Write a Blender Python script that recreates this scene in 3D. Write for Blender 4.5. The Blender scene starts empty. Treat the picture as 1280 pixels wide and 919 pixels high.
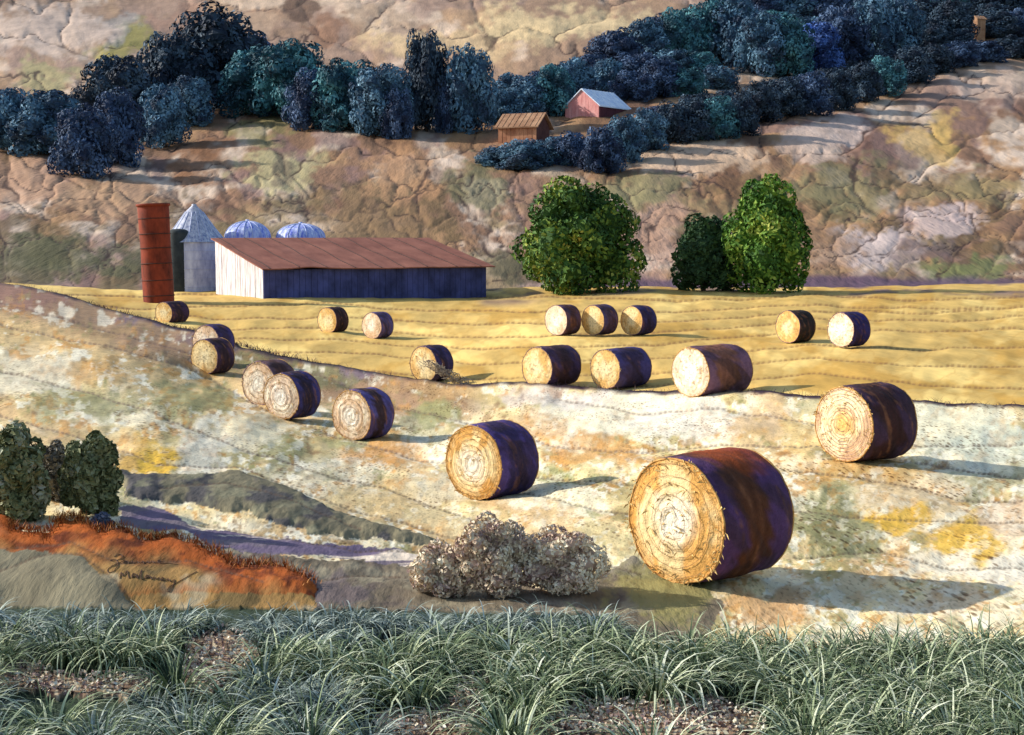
import bpy, bmesh, math, random
import numpy as np
from mathutils import Vector

random.seed(7); RNG = np.random.default_rng(7)
SC = bpy.context.scene
COL = SC.collection

# ------------------------------------------------------------------ camera, sky, sun, exposure
F = 1758.0                        # focal length in photo pixels (1280 wide)
CU, CV = 640.0, 459.5
PITCH = math.atan((CV - 295.0) / F)
CAMZ = 6.0
cam_d = bpy.data.cameras.new('camera'); cam = bpy.data.objects.new('camera', cam_d); COL.objects.link(cam)
cam.location = (0, 0, CAMZ); cam.rotation_euler = (math.pi / 2 - PITCH, 0, 0)
cam_d.sensor_width = 36; cam_d.lens = F * 36 / 1280; cam_d.clip_start = 0.1; cam_d.clip_end = 4000
SC.camera = cam

SUN_EL, SUN_DIR = math.radians(27), (-1.0, 0.21)
w = bpy.data.worlds.new('World'); SC.world = w; w.use_nodes = True
nt = w.node_tree; sky = nt.nodes.new('ShaderNodeTexSky'); sky.sky_type = 'NISHITA'; sky.sun_disc = False
sky.sun_elevation = SUN_EL; sky.sun_rotation = math.atan2(SUN_DIR[0], SUN_DIR[1])
nt.links.new(sky.outputs[0], nt.nodes['Background'].inputs[0]); nt.nodes['Background'].inputs[1].default_value = 0.15
sd = bpy.data.lights.new('sun', 'SUN'); sun = bpy.data.objects.new('sun', sd); COL.objects.link(sun)
sd.energy = 4.2; sd.angle = math.radians(0.6); sd.color = (1.0, 0.945, 0.86)
n_ = math.hypot(*SUN_DIR)
sv = Vector((SUN_DIR[0] / n_ * math.cos(SUN_EL), SUN_DIR[1] / n_ * math.cos(SUN_EL), math.sin(SUN_EL)))
sun.rotation_euler = sv.to_track_quat('Z', 'Y').to_euler(); sun.location = (-40, 20, 60)
SC.view_settings.view_transform = 'Standard'; SC.view_settings.look = 'None'
SC.view_settings.exposure = 0.42; SC.view_settings.gamma = 1

# ------------------------------------------------------------------ helpers
def lin(c):
    c = np.asarray(c, float) / 255.0
    return np.where(c <= 0.04045, c / 12.92, ((c + 0.055) / 1.055) ** 2.4)

def ray(u, v):
    a = (np.asarray(u, float) - CU) / F; b = (CV - np.asarray(v, float)) / F
    cp, sp = math.cos(PITCH), math.sin(PITCH)
    return a, cp + b * sp, b * cp - sp
def at(u, v, y):
    dx, dy, dz = ray(u, v); k = y / dy
    return np.array([dx * k, dy * k, CAMZ + dz * k])
def proj(x, y, z):
    cp, sp = math.cos(PITCH), math.sin(PITCH)
    zz = z - CAMZ; d = y * cp - zz * sp; up = y * sp + zz * cp
    return CU + F * x / d, CV - F * up / d

def _h(ix, iy, s):
    n = (ix.astype(np.int64) * 374761393 + iy.astype(np.int64) * 668265263 + s * 974711) & 0xffffffff
    n = ((n ^ (n >> 13)) * 1274126177) & 0xffffffff
    return ((n ^ (n >> 16)) & 0xffff) / 65535.0
def vnoise(x, y, s=0):
    ix = np.floor(x); iy = np.floor(y); fx = x - ix; fy = y - iy
    fx = fx * fx * (3 - 2 * fx); fy = fy * fy * (3 - 2 * fy)
    a = _h(ix, iy, s); b = _h(ix + 1, iy, s); c = _h(ix, iy + 1, s); d = _h(ix + 1, iy + 1, s)
    return (a * (1 - fx) + b * fx) * (1 - fy) + (c * (1 - fx) + d * fx) * fy
def fbm(x, y, s=0, o=4):
    t = 0; a = 0.5; n = 0
    for k in range(o):
        t = t + a * vnoise(x * 2 ** k + 17.3 * k, y * 2 ** k - 9.1 * k, s + k); n += a; a *= 0.55
    return t / n
def cells(x, y, s=0):             # distance between the two nearest seeds: puckered quilting cells
    ix = np.floor(x); iy = np.floor(y); f1 = np.full(x.shape, 9.0); f2 = f1.copy(); idv = np.zeros(x.shape)
    for dx in (-1, 0, 1):
        for dy in (-1, 0, 1):
            cx = ix + dx; cy = iy + dy
            px = cx + 0.1 + 0.8 * _h(cx, cy, s); py = cy + 0.1 + 0.8 * _h(cx, cy, s + 5)
            d = np.hypot(px - x, py - y); r = _h(cx, cy, s + 9)
            nf = d < f1
            f2 = np.where(nf, f1, np.minimum(f2, d)); idv = np.where(nf, r, idv); f1 = np.where(nf, d, f1)
    return f2 - f1, idv
def sstep(a, b, x):
    t = np.clip((x - a) / (b - a), 0, 1); return t * t * (3 - 2 * t)
def inpoly(u, v, poly):
    u = np.asarray(u, float); v = np.asarray(v, float); r = np.zeros(np.broadcast(u, v).shape, bool); n = len(poly)
    for i in range(n):
        (x0, y0), (x1, y1) = poly[i], poly[i - 1]
        if y0 == y1: continue
        r ^= ((y0 > v) != (y1 > v)) & (u < (x1 - x0) * (v - y0) / (y1 - y0) + x0)
    return r
def linedist(u, v, pts, closed=False):
    d = np.full(np.shape(u), 1e9); s = np.zeros(np.shape(u)); acc = 0
    seg = list(zip(pts[:-1], pts[1:])) + ([(pts[-1], pts[0])] if closed else [])
    for (x0, y0), (x1, y1) in seg:
        lx, ly = x1 - x0, y1 - y0; L = math.hypot(lx, ly)
        t = np.clip(((u - x0) * lx + (v - y0) * ly) / (L * L), 0, 1)
        q = np.hypot(u - x0 - t * lx, v - y0 - t * ly); m = q < d
        d = np.where(m, q, d); s = np.where(m, acc + t * L, s); acc += L
    return d, s

def mesh_np(name, co, quads, mat, col=None, parent=None, smooth=True, uvw=None, val=None, loc=None):
    me = bpy.data.meshes.new(name)
    co = np.ascontiguousarray(co, np.float32); quads = np.ascontiguousarray(quads, np.int32)
    k = quads.shape[1]; nf = len(quads)
    me.vertices.add(len(co)); me.vertices.foreach_set('co', co.ravel())
    me.loops.add(nf * k); me.loops.foreach_set('vertex_index', quads.ravel())
    me.polygons.add(nf); me.polygons.foreach_set('loop_start', np.arange(0, nf * k, k, dtype=np.int32))
    me.polygons.foreach_set('loop_total', np.full(nf, k, np.int32))
    me.polygons.foreach_set('use_smooth', np.full(nf, smooth, bool))
    me.update(calc_edges=True)
    if col is not None:
        a = me.attributes.new('dye', 'FLOAT_COLOR', 'POINT')
        a.data.foreach_set('color', np.concatenate([col, np.ones((len(col), 1))], 1).astype(np.float32).ravel())
    if uvw is not None:
        a = me.attributes.new('cloth', 'FLOAT_VECTOR', 'POINT'); a.data.foreach_set('vector', uvw.astype(np.float32).ravel())
    if val is not None:
        a = me.attributes.new('val', 'FLOAT', 'POINT'); a.data.foreach_set('value', val.astype(np.float32).ravel())
    me.materials.append(mat)
    o = bpy.data.objects.new(name, me); COL.objects.link(o)
    if parent: o.parent = parent
    if loc is not None: o.location = loc
    return o
def obj(name, bm, mat, parent=None, smooth=False):
    bmesh.ops.recalc_face_normals(bm, faces=bm.faces[:])
    me = bpy.data.meshes.new(name); bm.to_mesh(me); bm.free()
    me.polygons.foreach_set('use_smooth', [smooth] * len(me.polygons)); me.materials.append(mat)
    o = bpy.data.objects.new(name, me); COL.objects.link(o)
    if parent: o.parent = parent
    return o
def tag(o, label=None, cat=None, group=None, kind=None):
    if label: o['label'] = label
    if cat: o['category'] = cat
    if group: o['group'] = group
    if kind: o['kind'] = kind
    return o
def thing(name, label, cat, loc, rz=0, group=None):
    o = bpy.data.objects.new(name, None); COL.objects.link(o); o.location = loc; o.rotation_euler = (0, 0, rz)
    o.empty_display_size = 0.3
    return tag(o, label, cat, group)
def gridquads(nr, nc, wrap=False):
    i = np.arange(nr - 1)[:, None]; j = np.arange(nc if wrap else nc - 1)[None, :]; j2 = (j + 1) % nc
    return np.stack([i * nc + j, i * nc + j2, (i + 1) * nc + j2, (i + 1) * nc + j], -1).reshape(-1, 4)
def tube(pts, r, seg=6):          # returns (verts, quads)
    pts = np.asarray(pts, float); n = len(pts); t = np.gradient(pts, axis=0)
    t /= np.linalg.norm(t, axis=1)[:, None] + 1e-9
    up = np.where(np.abs(t[:, 2:3]) > 0.9, np.array([[1.0, 0, 0]]), np.array([[0, 0, 1.0]]))
    a = np.cross(t, up); a /= np.linalg.norm(a, axis=1)[:, None] + 1e-9; b = np.cross(t, a)
    th = np.linspace(0, 2 * math.pi, seg, endpoint=False)
    r = np.broadcast_to(np.asarray(r, float), (n,))
    v = pts[:, None] + r[:, None, None] * (np.cos(th)[None, :, None] * a[:, None] + np.sin(th)[None, :, None] * b[:, None])
    return v.reshape(-1, 3), gridquads(n, seg, True)
def merge(parts):
    vs, qs, o = [], [], 0
    for v, q in parts:
        vs.append(v); qs.append(q + o); o += len(v)
    return np.concatenate(vs), np.concatenate(qs)

# ------------------------------------------------------------------ materials
def newmat(name):
    m = bpy.data.materials.new(name); m.use_nodes = True; t = m.node_tree
    return m, t, t.nodes['Principled BSDF'], lambda k: t.nodes.new(k), t.links.new
def cloth(name, scale=6.0, speck=0.25, bump=0.4, rough=0.9, coord='cloth', dist=0.05, fine=5, dots=None, sheen=0.0):
    """dyed cloth / earth: the dye comes from the surface attribute, mottling, flecks and nap are procedural"""
    m, t, b, N, L = newmat(name)
    at_ = N('ShaderNodeAttribute'); at_.attribute_name = 'dye'
    if coord == 'obj':
        tc = N('ShaderNodeTexCoord'); vec = tc.outputs['Object']
    else:
        c = N('ShaderNodeAttribute'); c.attribute_name = coord; vec = c.outputs['Vector']
    n1 = N('ShaderNodeTexNoise'); n1.inputs['Scale'].default_value = scale; n1.inputs['Detail'].default_value = 8; n1.inputs['Roughness'].default_value = 0.7
    L(vec, n1.inputs['Vector'])
    n2 = N('ShaderNodeTexNoise'); n2.inputs['Scale'].default_value = scale * fine; n2.inputs['Detail'].default_value = 3
    L(vec, n2.inputs['Vector'])
    r1 = N('ShaderNodeMapRange'); r1.inputs[1].default_value = 0.3; r1.inputs[2].default_value = 0.7
    r1.inputs[3].default_value = 0.72; r1.inputs[4].default_value = 1.22; L(n1.outputs['Fac'], r1.inputs[0])
    mx = N('ShaderNodeMix'); mx.data_type = 'RGBA'; mx.blend_type = 'MULTIPLY'; mx.inputs[0].default_value = 1
    L(at_.outputs['Color'], mx.inputs[6]); L(r1.outputs[0], mx.inputs[7])
    r2 = N('ShaderNodeMapRange'); r2.inputs[1].default_value = 0.56; r2.inputs[2].default_value = 0.68
    r2.inputs[3].default_value = 0; r2.inputs[4].default_value = speck; L(n2.outputs['Fac'], r2.inputs[0])
    m2 = N('ShaderNodeMix'); m2.data_type = 'RGBA'; m2.blend_type = 'MIX'
    L(r2.outputs[0], m2.inputs[0]); L(mx.outputs[2], m2.inputs[6])
    dk = N('ShaderNodeMix'); dk.data_type = 'RGBA'; dk.blend_type = 'MULTIPLY'; dk.inputs[0].default_value = 1
    dk.inputs[7].default_value = (0.40, 0.34, 0.30, 1); L(mx.outputs[2], dk.inputs[6]); L(dk.outputs[2], m2.inputs[7])
    out = m2.outputs[2]
    for sc_, amt, rad in (dots or ()):
        vo = N('ShaderNodeTexVoronoi'); vo.inputs['Scale'].default_value = sc_; L(vec, vo.inputs['Vector'])
        vr = N('ShaderNodeMapRange'); vr.inputs[1].default_value = rad; vr.inputs[2].default_value = rad * 0.6; vr.inputs[3].default_value = 0; vr.inputs[4].default_value = amt; L(vo.outputs['Distance'], vr.inputs[0])
        nm = N('ShaderNodeTexNoise'); nm.inputs['Scale'].default_value = sc_ * 0.07; nm.inputs['Detail'].default_value = 4; L(vec, nm.inputs['Vector'])
        nr_ = N('ShaderNodeMapRange'); nr_.inputs[1].default_value = 0.46; nr_.inputs[2].default_value = 0.6; L(nm.outputs['Fac'], nr_.inputs[0])
        mm = N('ShaderNodeMath'); mm.operation = 'MULTIPLY'; L(vr.outputs[0], mm.inputs[0]); L(nr_.outputs[0], mm.inputs[1])
        md = N('ShaderNodeMix'); md.data_type = 'RGBA'; L(mm.outputs[0], md.inputs[0]); L(out, md.inputs[6])
        mk = N('ShaderNodeMix'); mk.data_type = 'RGBA'; mk.blend_type = 'MULTIPLY'; mk.inputs[0].default_value = 1; mk.inputs[7].default_value = (0.30, 0.22, 0.16, 1); L(out, mk.inputs[6]); L(mk.outputs[2], md.inputs[7])
        out = md.outputs[2]
    L(out, b.inputs['Base Color'])
    b.inputs['Roughness'].default_value = rough; b.inputs['Specular IOR Level'].default_value = 0.15
    if sheen: b.inputs['Sheen Weight'].default_value = sheen
    ad = N('ShaderNodeMath'); ad.operation = 'ADD'; L(n1.outputs['Fac'], ad.inputs[0])
    mu = N('ShaderNodeMath'); mu.operation = 'MULTIPLY'; mu.inputs[1].default_value = 0.45; L(n2.outputs['Fac'], mu.inputs[0]); L(mu.outputs[0], ad.inputs[1])
    bp = N('ShaderNodeBump'); bp.inputs['Strength'].default_value = bump; bp.inputs['Distance'].default_value = dist
    L(ad.outputs[0], bp.inputs['Height']); L(bp.outputs[0], b.inputs['Normal'])
    return m
def leafmat(name, cols, rough=0.7, trans=0.0, objtint=False):
    m, t, b, N, L = newmat(name)
    a = N('ShaderNodeAttribute'); a.attribute_name = 'val'
    r = N('ShaderNodeValToRGB'); e = r.color_ramp.elements
    for i, c in enumerate(cols):
        p = i / (len(cols) - 1)
        x = e[i] if i < 2 else e.new(p)
        x.position = p if i < 2 else p
        x.color = (*lin(c), 1)
    e[1].position = e[1].position
    L(a.outputs['Fac'], r.inputs[0]); out = r.outputs[0]
    if objtint:
        oi = N('ShaderNodeObjectInfo'); mx = N('ShaderNodeMix'); mx.data_type = 'RGBA'; mx.blend_type = 'MULTIPLY'; mx.inputs[0].default_value = 1
        L(out, mx.inputs[6]); L(oi.outputs['Color'], mx.inputs[7]); out = mx.outputs[2]
    L(out, b.inputs['Base Color']); b.inputs['Roughness'].default_value = rough
    b.inputs['Specular IOR Level'].default_value = 0.2
    return m
def ramp_fix(m, cols):
    r = [n for n in m.node_tree.nodes if n.type == 'VALTORGB'][0].color_ramp
    while len(r.elements) > 1: r.elements.remove(r.elements[-1])
    r.elements[0].position = 0; r.elements[0].color = (*lin(cols[0]), 1)
    for i, c in enumerate(cols[1:]):
        x = r.elements.new((i + 1) / (len(cols) - 1)); x.color = (*lin(c), 1)
    return m
def leaves(name, cols, **k): return ramp_fix(leafmat(name, cols[:2], **k), cols)
def painted(name, c1, c2, scale=1.0, stretch=(1, 1, 1), bump=0.3, rough=0.8, metal=0.0, dist=0.02):
    m, t, b, N, L = newmat(name)
    tc = N('ShaderNodeTexCoord'); mp = N('ShaderNodeMapping'); mp.inputs['Scale'].default_value = stretch
    L(tc.outputs['Object'], mp.inputs[0])
    n = N('ShaderNodeTexNoise'); n.inputs['Scale'].default_value = scale; n.inputs['Detail'].default_value = 7; n.inputs['Roughness'].default_value = 0.68
    L(mp.outputs[0], n.inputs['Vector'])
    r = N('ShaderNodeValToRGB'); r.color_ramp.elements[0].position = 0.36; r.color_ramp.elements[1].position = 0.64
    r.color_ramp.elements[0].color = (*lin(c1), 1); r.color_ramp.elements[1].color = (*lin(c2), 1)
    L(n.outputs['Fac'], r.inputs[0]); L(r.outputs[0], b.inputs['Base Color'])
    b.inputs['Roughness'].default_value = rough; b.inputs['Metallic'].default_value = metal; b.inputs['Specular IOR Level'].default_value = 0.25
    bp = N('ShaderNodeBump'); bp.inputs['Strength'].default_value = bump; bp.inputs['Distance'].default_value = dist
    L(n.outputs['Fac'], bp.inputs['Height']); L(bp.outputs[0], b.inputs['Normal'])
    return m

M_FIELD = cloth('speckled_field_cloth', 2.0, 0.6, 0.45, dist=0.05, fine=11, dots=((11, 0.85, 0.36), (5.5, 0.75, 0.24)))
M_GOLD = cloth('golden_field_cloth', 0.5, 0.05, 0.3, dist=0.12)
M_HILL = cloth('mottled_hill_cloth', 0.22, 0.18, 0.45, dist=0.5, fine=8)
M_BANK = cloth('dyed_bank_cloth', 2.5, 0.25, 0.7, dist=0.06)
M_SHADED_SIDE = cloth('bale_shaded_side', 9.0, 0.35, 0.7, rough=0.8, coord='obj', dist=0.03)
M_FACE = cloth('cut_hay_end', 12.0, 0.35, 0.8, coord='obj', dist=0.03)
M_CORD = painted('ochre_cord', (150, 95, 40), (215, 170, 100), 14)
M_THREAD = painted('dark_thread', (40, 24, 34), (84, 58, 52), 20)
M_LOOP = painted('brown_loop_thread', (120, 84, 60), (160, 120, 84), 20)
M_PTHREAD = painted('mauve_thread', (92, 66, 96), (150, 116, 112), 20)

# ------------------------------------------------------------------ lie of the land (control points taken off the ground: column, row, metres)
CTRL = [(892, 727, 16), (615, 628, 26), (1085, 575, 27), (453, 553, 38.8), (363, 527, 42), (332, 508, 44), (265, 475, 57),
        (265, 452, 61), (215, 416, 76), (416, 418, 78), (472, 421, 78), (539, 478, 56), (690, 485, 50), (777, 487, 49), (892, 497, 42.5),
        (703, 421, 66), (750, 421, 66), (798, 421, 66), (995, 431, 61), (1061, 436, 57.5),
        (0, 919, 11), (320, 919, 11), (640, 919, 11), (960, 919, 11), (1280, 919, 11),
        (0, 760, 14.4), (200, 760, 14.4), (400, 762, 14.4), (640, 770, 14.2), (1280, 757, 15), (1000, 765, 14.8),
        (0, 665, 17), (120, 650, 17.5), (80, 545, 25), (0, 480, 36), (0, 410, 60), (0, 358, 100), (200, 590, 22), (330, 640, 19.5),
        (450, 650, 21), (640, 690, 18.2), (1280, 583, 27), (1280, 516, 35), (1280, 660, 20), (120, 470, 42), (200, 440, 58),
        (0, 357, 119), (330, 361, 119), (640, 363, 119), (960, 363, 119), (1280, 357, 119), (330, 375, 104), (200, 376, 105), (610, 380, 104), (720, 367, 113),
        (960, 367, 112), (1280, 400, 80), (1280, 460, 50), (700, 560, 33), (850, 560, 31), (-400, 357, 119), (1700, 357, 119), (-400, 420, 50), (-300, 640, 18),
        (1600, 640, 20), (1600, 450, 50), (-300, 900, 11.2), (1600, 900, 11.2), (640, 1500, 5.8), (-300, 1500, 5.8), (1600, 1500, 5.8)]
_P = np.array([[(u - CU) / F * 5, math.log(d)] for u, v, d in CTRL])
_Z = np.array([at(u, v, d)[2] for u, v, d in CTRL])
def _k(r2): return np.where(r2 > 1e-12, 0.5 * r2 * np.log(r2 + 1e-12), 0)
_n = len(CTRL); _A = np.zeros((_n + 3, _n + 3))
_A[:_n, :_n] = _k(((_P[:, None] - _P[None]) ** 2).sum(-1)) + np.eye(_n) * 0.002
_A[:_n, _n] = 1; _A[:_n, _n + 1:] = _P; _A[_n, :_n] = 1; _A[_n + 1:, :_n] = _P.T
_W = np.linalg.solve(_A, np.concatenate([_Z, np.zeros(3)]))
def ground(x, y):
    x = np.asarray(x, float); y = np.asarray(y, float); sh = np.broadcast(x, y).shape
    x = np.broadcast_to(x, sh).ravel(); y = np.maximum(np.broadcast_to(y, sh).ravel(), 3.0)
    p0 = np.clip(x / y, -0.75, 0.75) * 5; p1 = np.log(np.minimum(y, 125)); z = _W[_n] + _W[_n + 1] * p0 + _W[_n + 2] * p1
    for i in range(_n): z = z + _W[i] * _k((p0 - _P[i, 0]) ** 2 + (p1 - _P[i, 1]) ** 2)
    return z.reshape(sh)
HILL = np.array([(117, 0), (125, 0.3), (150, 4.6), (200, 13.5), (270, 27.8), (360, 48.5), (500, 88), (640, 132), (760, 160), (900, 165)])
def hill(x, y):
    x = np.asarray(x, float); y = np.asarray(y, float)
    r = np.interp(y, HILL[:, 0], HILL[:, 1])
    a = x / y
    roll = (np.sin(a * 9 + 0.6) * 0.05 + np.sin(a * 21 + y * 0.02) * 0.02) * r
    return ground(a * 119, np.full_like(a, 119.0)) + r + roll
EDGE = np.array([(-700, 345, 108), (0, 358, 100), (60, 371, 94), (120, 391, 86), (190, 412, 80), (240, 420, 76), (300, 429, 69), (400, 446, 62), (500, 463, 56.5), (590, 480, 51.5),
                 (700, 484, 49), (830, 489, 45), (950, 498, 41), (1020, 505, 38.5), (1150, 512, 36), (1280, 516, 35), (2000, 520, 34)], float)
def edge_d(u): return np.interp(u, EDGE[:, 0], EDGE[:, 2]) + 0.5 * (vnoise(u / 40, u * 0, 3) - 0.5)
def on_ground(u, v, lo=5, hi=119):
    """where the line of sight through a photo point meets the field"""
    a, b = lo, hi
    ys = np.geomspace(lo, hi, 400); p = at(u, v, ys); g = ground(p[0], p[1]); k = np.argmax(p[2] < g)
    if k == 0 and not p[2][0] < g[0]: k = len(ys) - 1
    y = ys[k]; q = at(u, v, y); return np.array([q[0], q[1], float(ground(q[0], q[1]))])
def on_hill(u, v):
    ys = np.geomspace(118, 800, 700); p = at(u, v, ys); g = hill(p[0], p[1]); k = int(np.argmax(p[2] < g)); y = ys[k]
    q = at(u, v, y); return np.array([q[0], q[1], float(hill(q[0], q[1]))])

# ------------------------------------------------------------------ ground sheets
UC = np.concatenate([np.linspace(-900, -120, 60, endpoint=False), np.arange(-120, 1400, 2.0), np.linspace(1400, 2180, 60)])
NC = len(UC)
AZ = (UC - CU) / F                          # x / y of each column

def blend(col, c, m):
    return col * (1 - m[..., None]) + lin(c) * m[..., None]
def splats(col, u, v, lst, seed=50, wob=26):
    nu = (fbm(u / 34, v / 22, seed, 4) - 0.5) * wob * 2.4; nv = (fbm(u / 34, v / 22, seed + 7, 4) - 0.5) * wob * 1.8
    gr = (fbm(u / 7, v / 6, seed + 13, 3) - 0.5) * 1.5
    for i, (cu, cv, ru, rv, c, s) in enumerate(lst):
        q = ((u + nu - cu) / ru) ** 2 + ((v + nv - cv) / rv) ** 2 + gr
        col = blend(col, c, s * (1 - sstep(0.45, 1.75, q)))
    return col

# ---- front field
SOIL = [(400, 707), (440, 703), (500, 708), (540, 715), (600, 730), (700, 745), (790, 700), (830, 712), (880, 735), (905, 765), (880, 810), (760, 800), (600, 790), (380, 790), (150, 790), (150, 700), (300, 690)]
BANK = [(-60, 640), (0, 640), (20, 668), (60, 672), (75, 652), (105, 655), (125, 672), (150, 664), (175, 680), (215, 676), (255, 690), (290, 702), (300, 714), (345, 712), (395, 732), (398, 765), (330, 792), (-60, 792)]
SCRUB = [(150, 592), (200, 600), (240, 598), (290, 590), (330, 600), (380, 620), (430, 645), (490, 662), (545, 675), (540, 684), (440, 676), (380, 668), (320, 650), (250, 640), (200, 632), (155, 628)]
VIOLET = [(145, 640), (200, 640), (235, 660), (300, 668), (400, 682), (520, 690), (560, 700), (520, 712), (440, 703), (330, 697), (270, 690), (240, 672), (150, 662)]
MEADOW = [(-900, 762), (300, 764), (760, 772), (800, 806), (850, 822), (900, 812), (960, 824), (1040, 814), (1120, 822), (1200, 812), (1280, 818), (2200, 816), (2200, 4000), (-900, 4000)]
LITTER = [[(-20, 838), (40, 838), (90, 858), (180, 850), (205, 862), (150, 880), (60, 875), (-20, 862)],
          [(235, 806), (290, 792), (330, 820), (300, 850), (260, 880), (225, 860)],
          [(470, 905), (560, 895), (575, 858), (612, 855), (600, 900), (620, 930), (470, 930)],
          [(660, 905), (720, 888), (830, 886), (900, 882), (950, 905), (960, 930), (660, 930)],
          [(430, 838), (470, 850), (460, 872), (420, 868)]]
LINES = [  # quilting seams that run along the field
    [(0, 407), (130, 432), (240, 463), (330, 512), (420, 548), (520, 575), (700, 600), (800, 606)],
    [(0, 463), (100, 487), (200, 522), (300, 560), (400, 594), (480, 612), (600, 655), (700, 690), (800, 720)],
    [(300, 433), (420, 480), (500, 512), (600, 532), (700, 560), (800, 566), (900, 556), (1020, 560), (1280, 600)],
    [(0, 520), (120, 552), (200, 582), (300, 585), (420, 632), (560, 672), (660, 680)],
    [(0, 380), (90, 402), (200, 432), (300, 462)],
    [(640, 612), (760, 640), (860, 655), (1000, 640), (1120, 652), (1280, 655)],
    [(700, 500), (800, 520), (900, 512), (1020, 530), (1150, 560), (1280, 556)],
    [(1000, 700), (1100, 690), (1200, 715), (1280, 712)], [(980, 590), (1100, 600), (1200, 625), (1280, 628)],
    [(0, 730), (60, 706), (100, 708), (130, 730), (175, 762)], [(20, 700), (90, 690), (150, 720), (240, 715), (330, 740)],
    [(400, 730), (480, 722), (560, 740), (700, 760)], [(200, 618), (280, 612), (360, 632), (450, 668)], [(240, 655), (330, 672), (450, 690), (560, 690)]]

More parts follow.
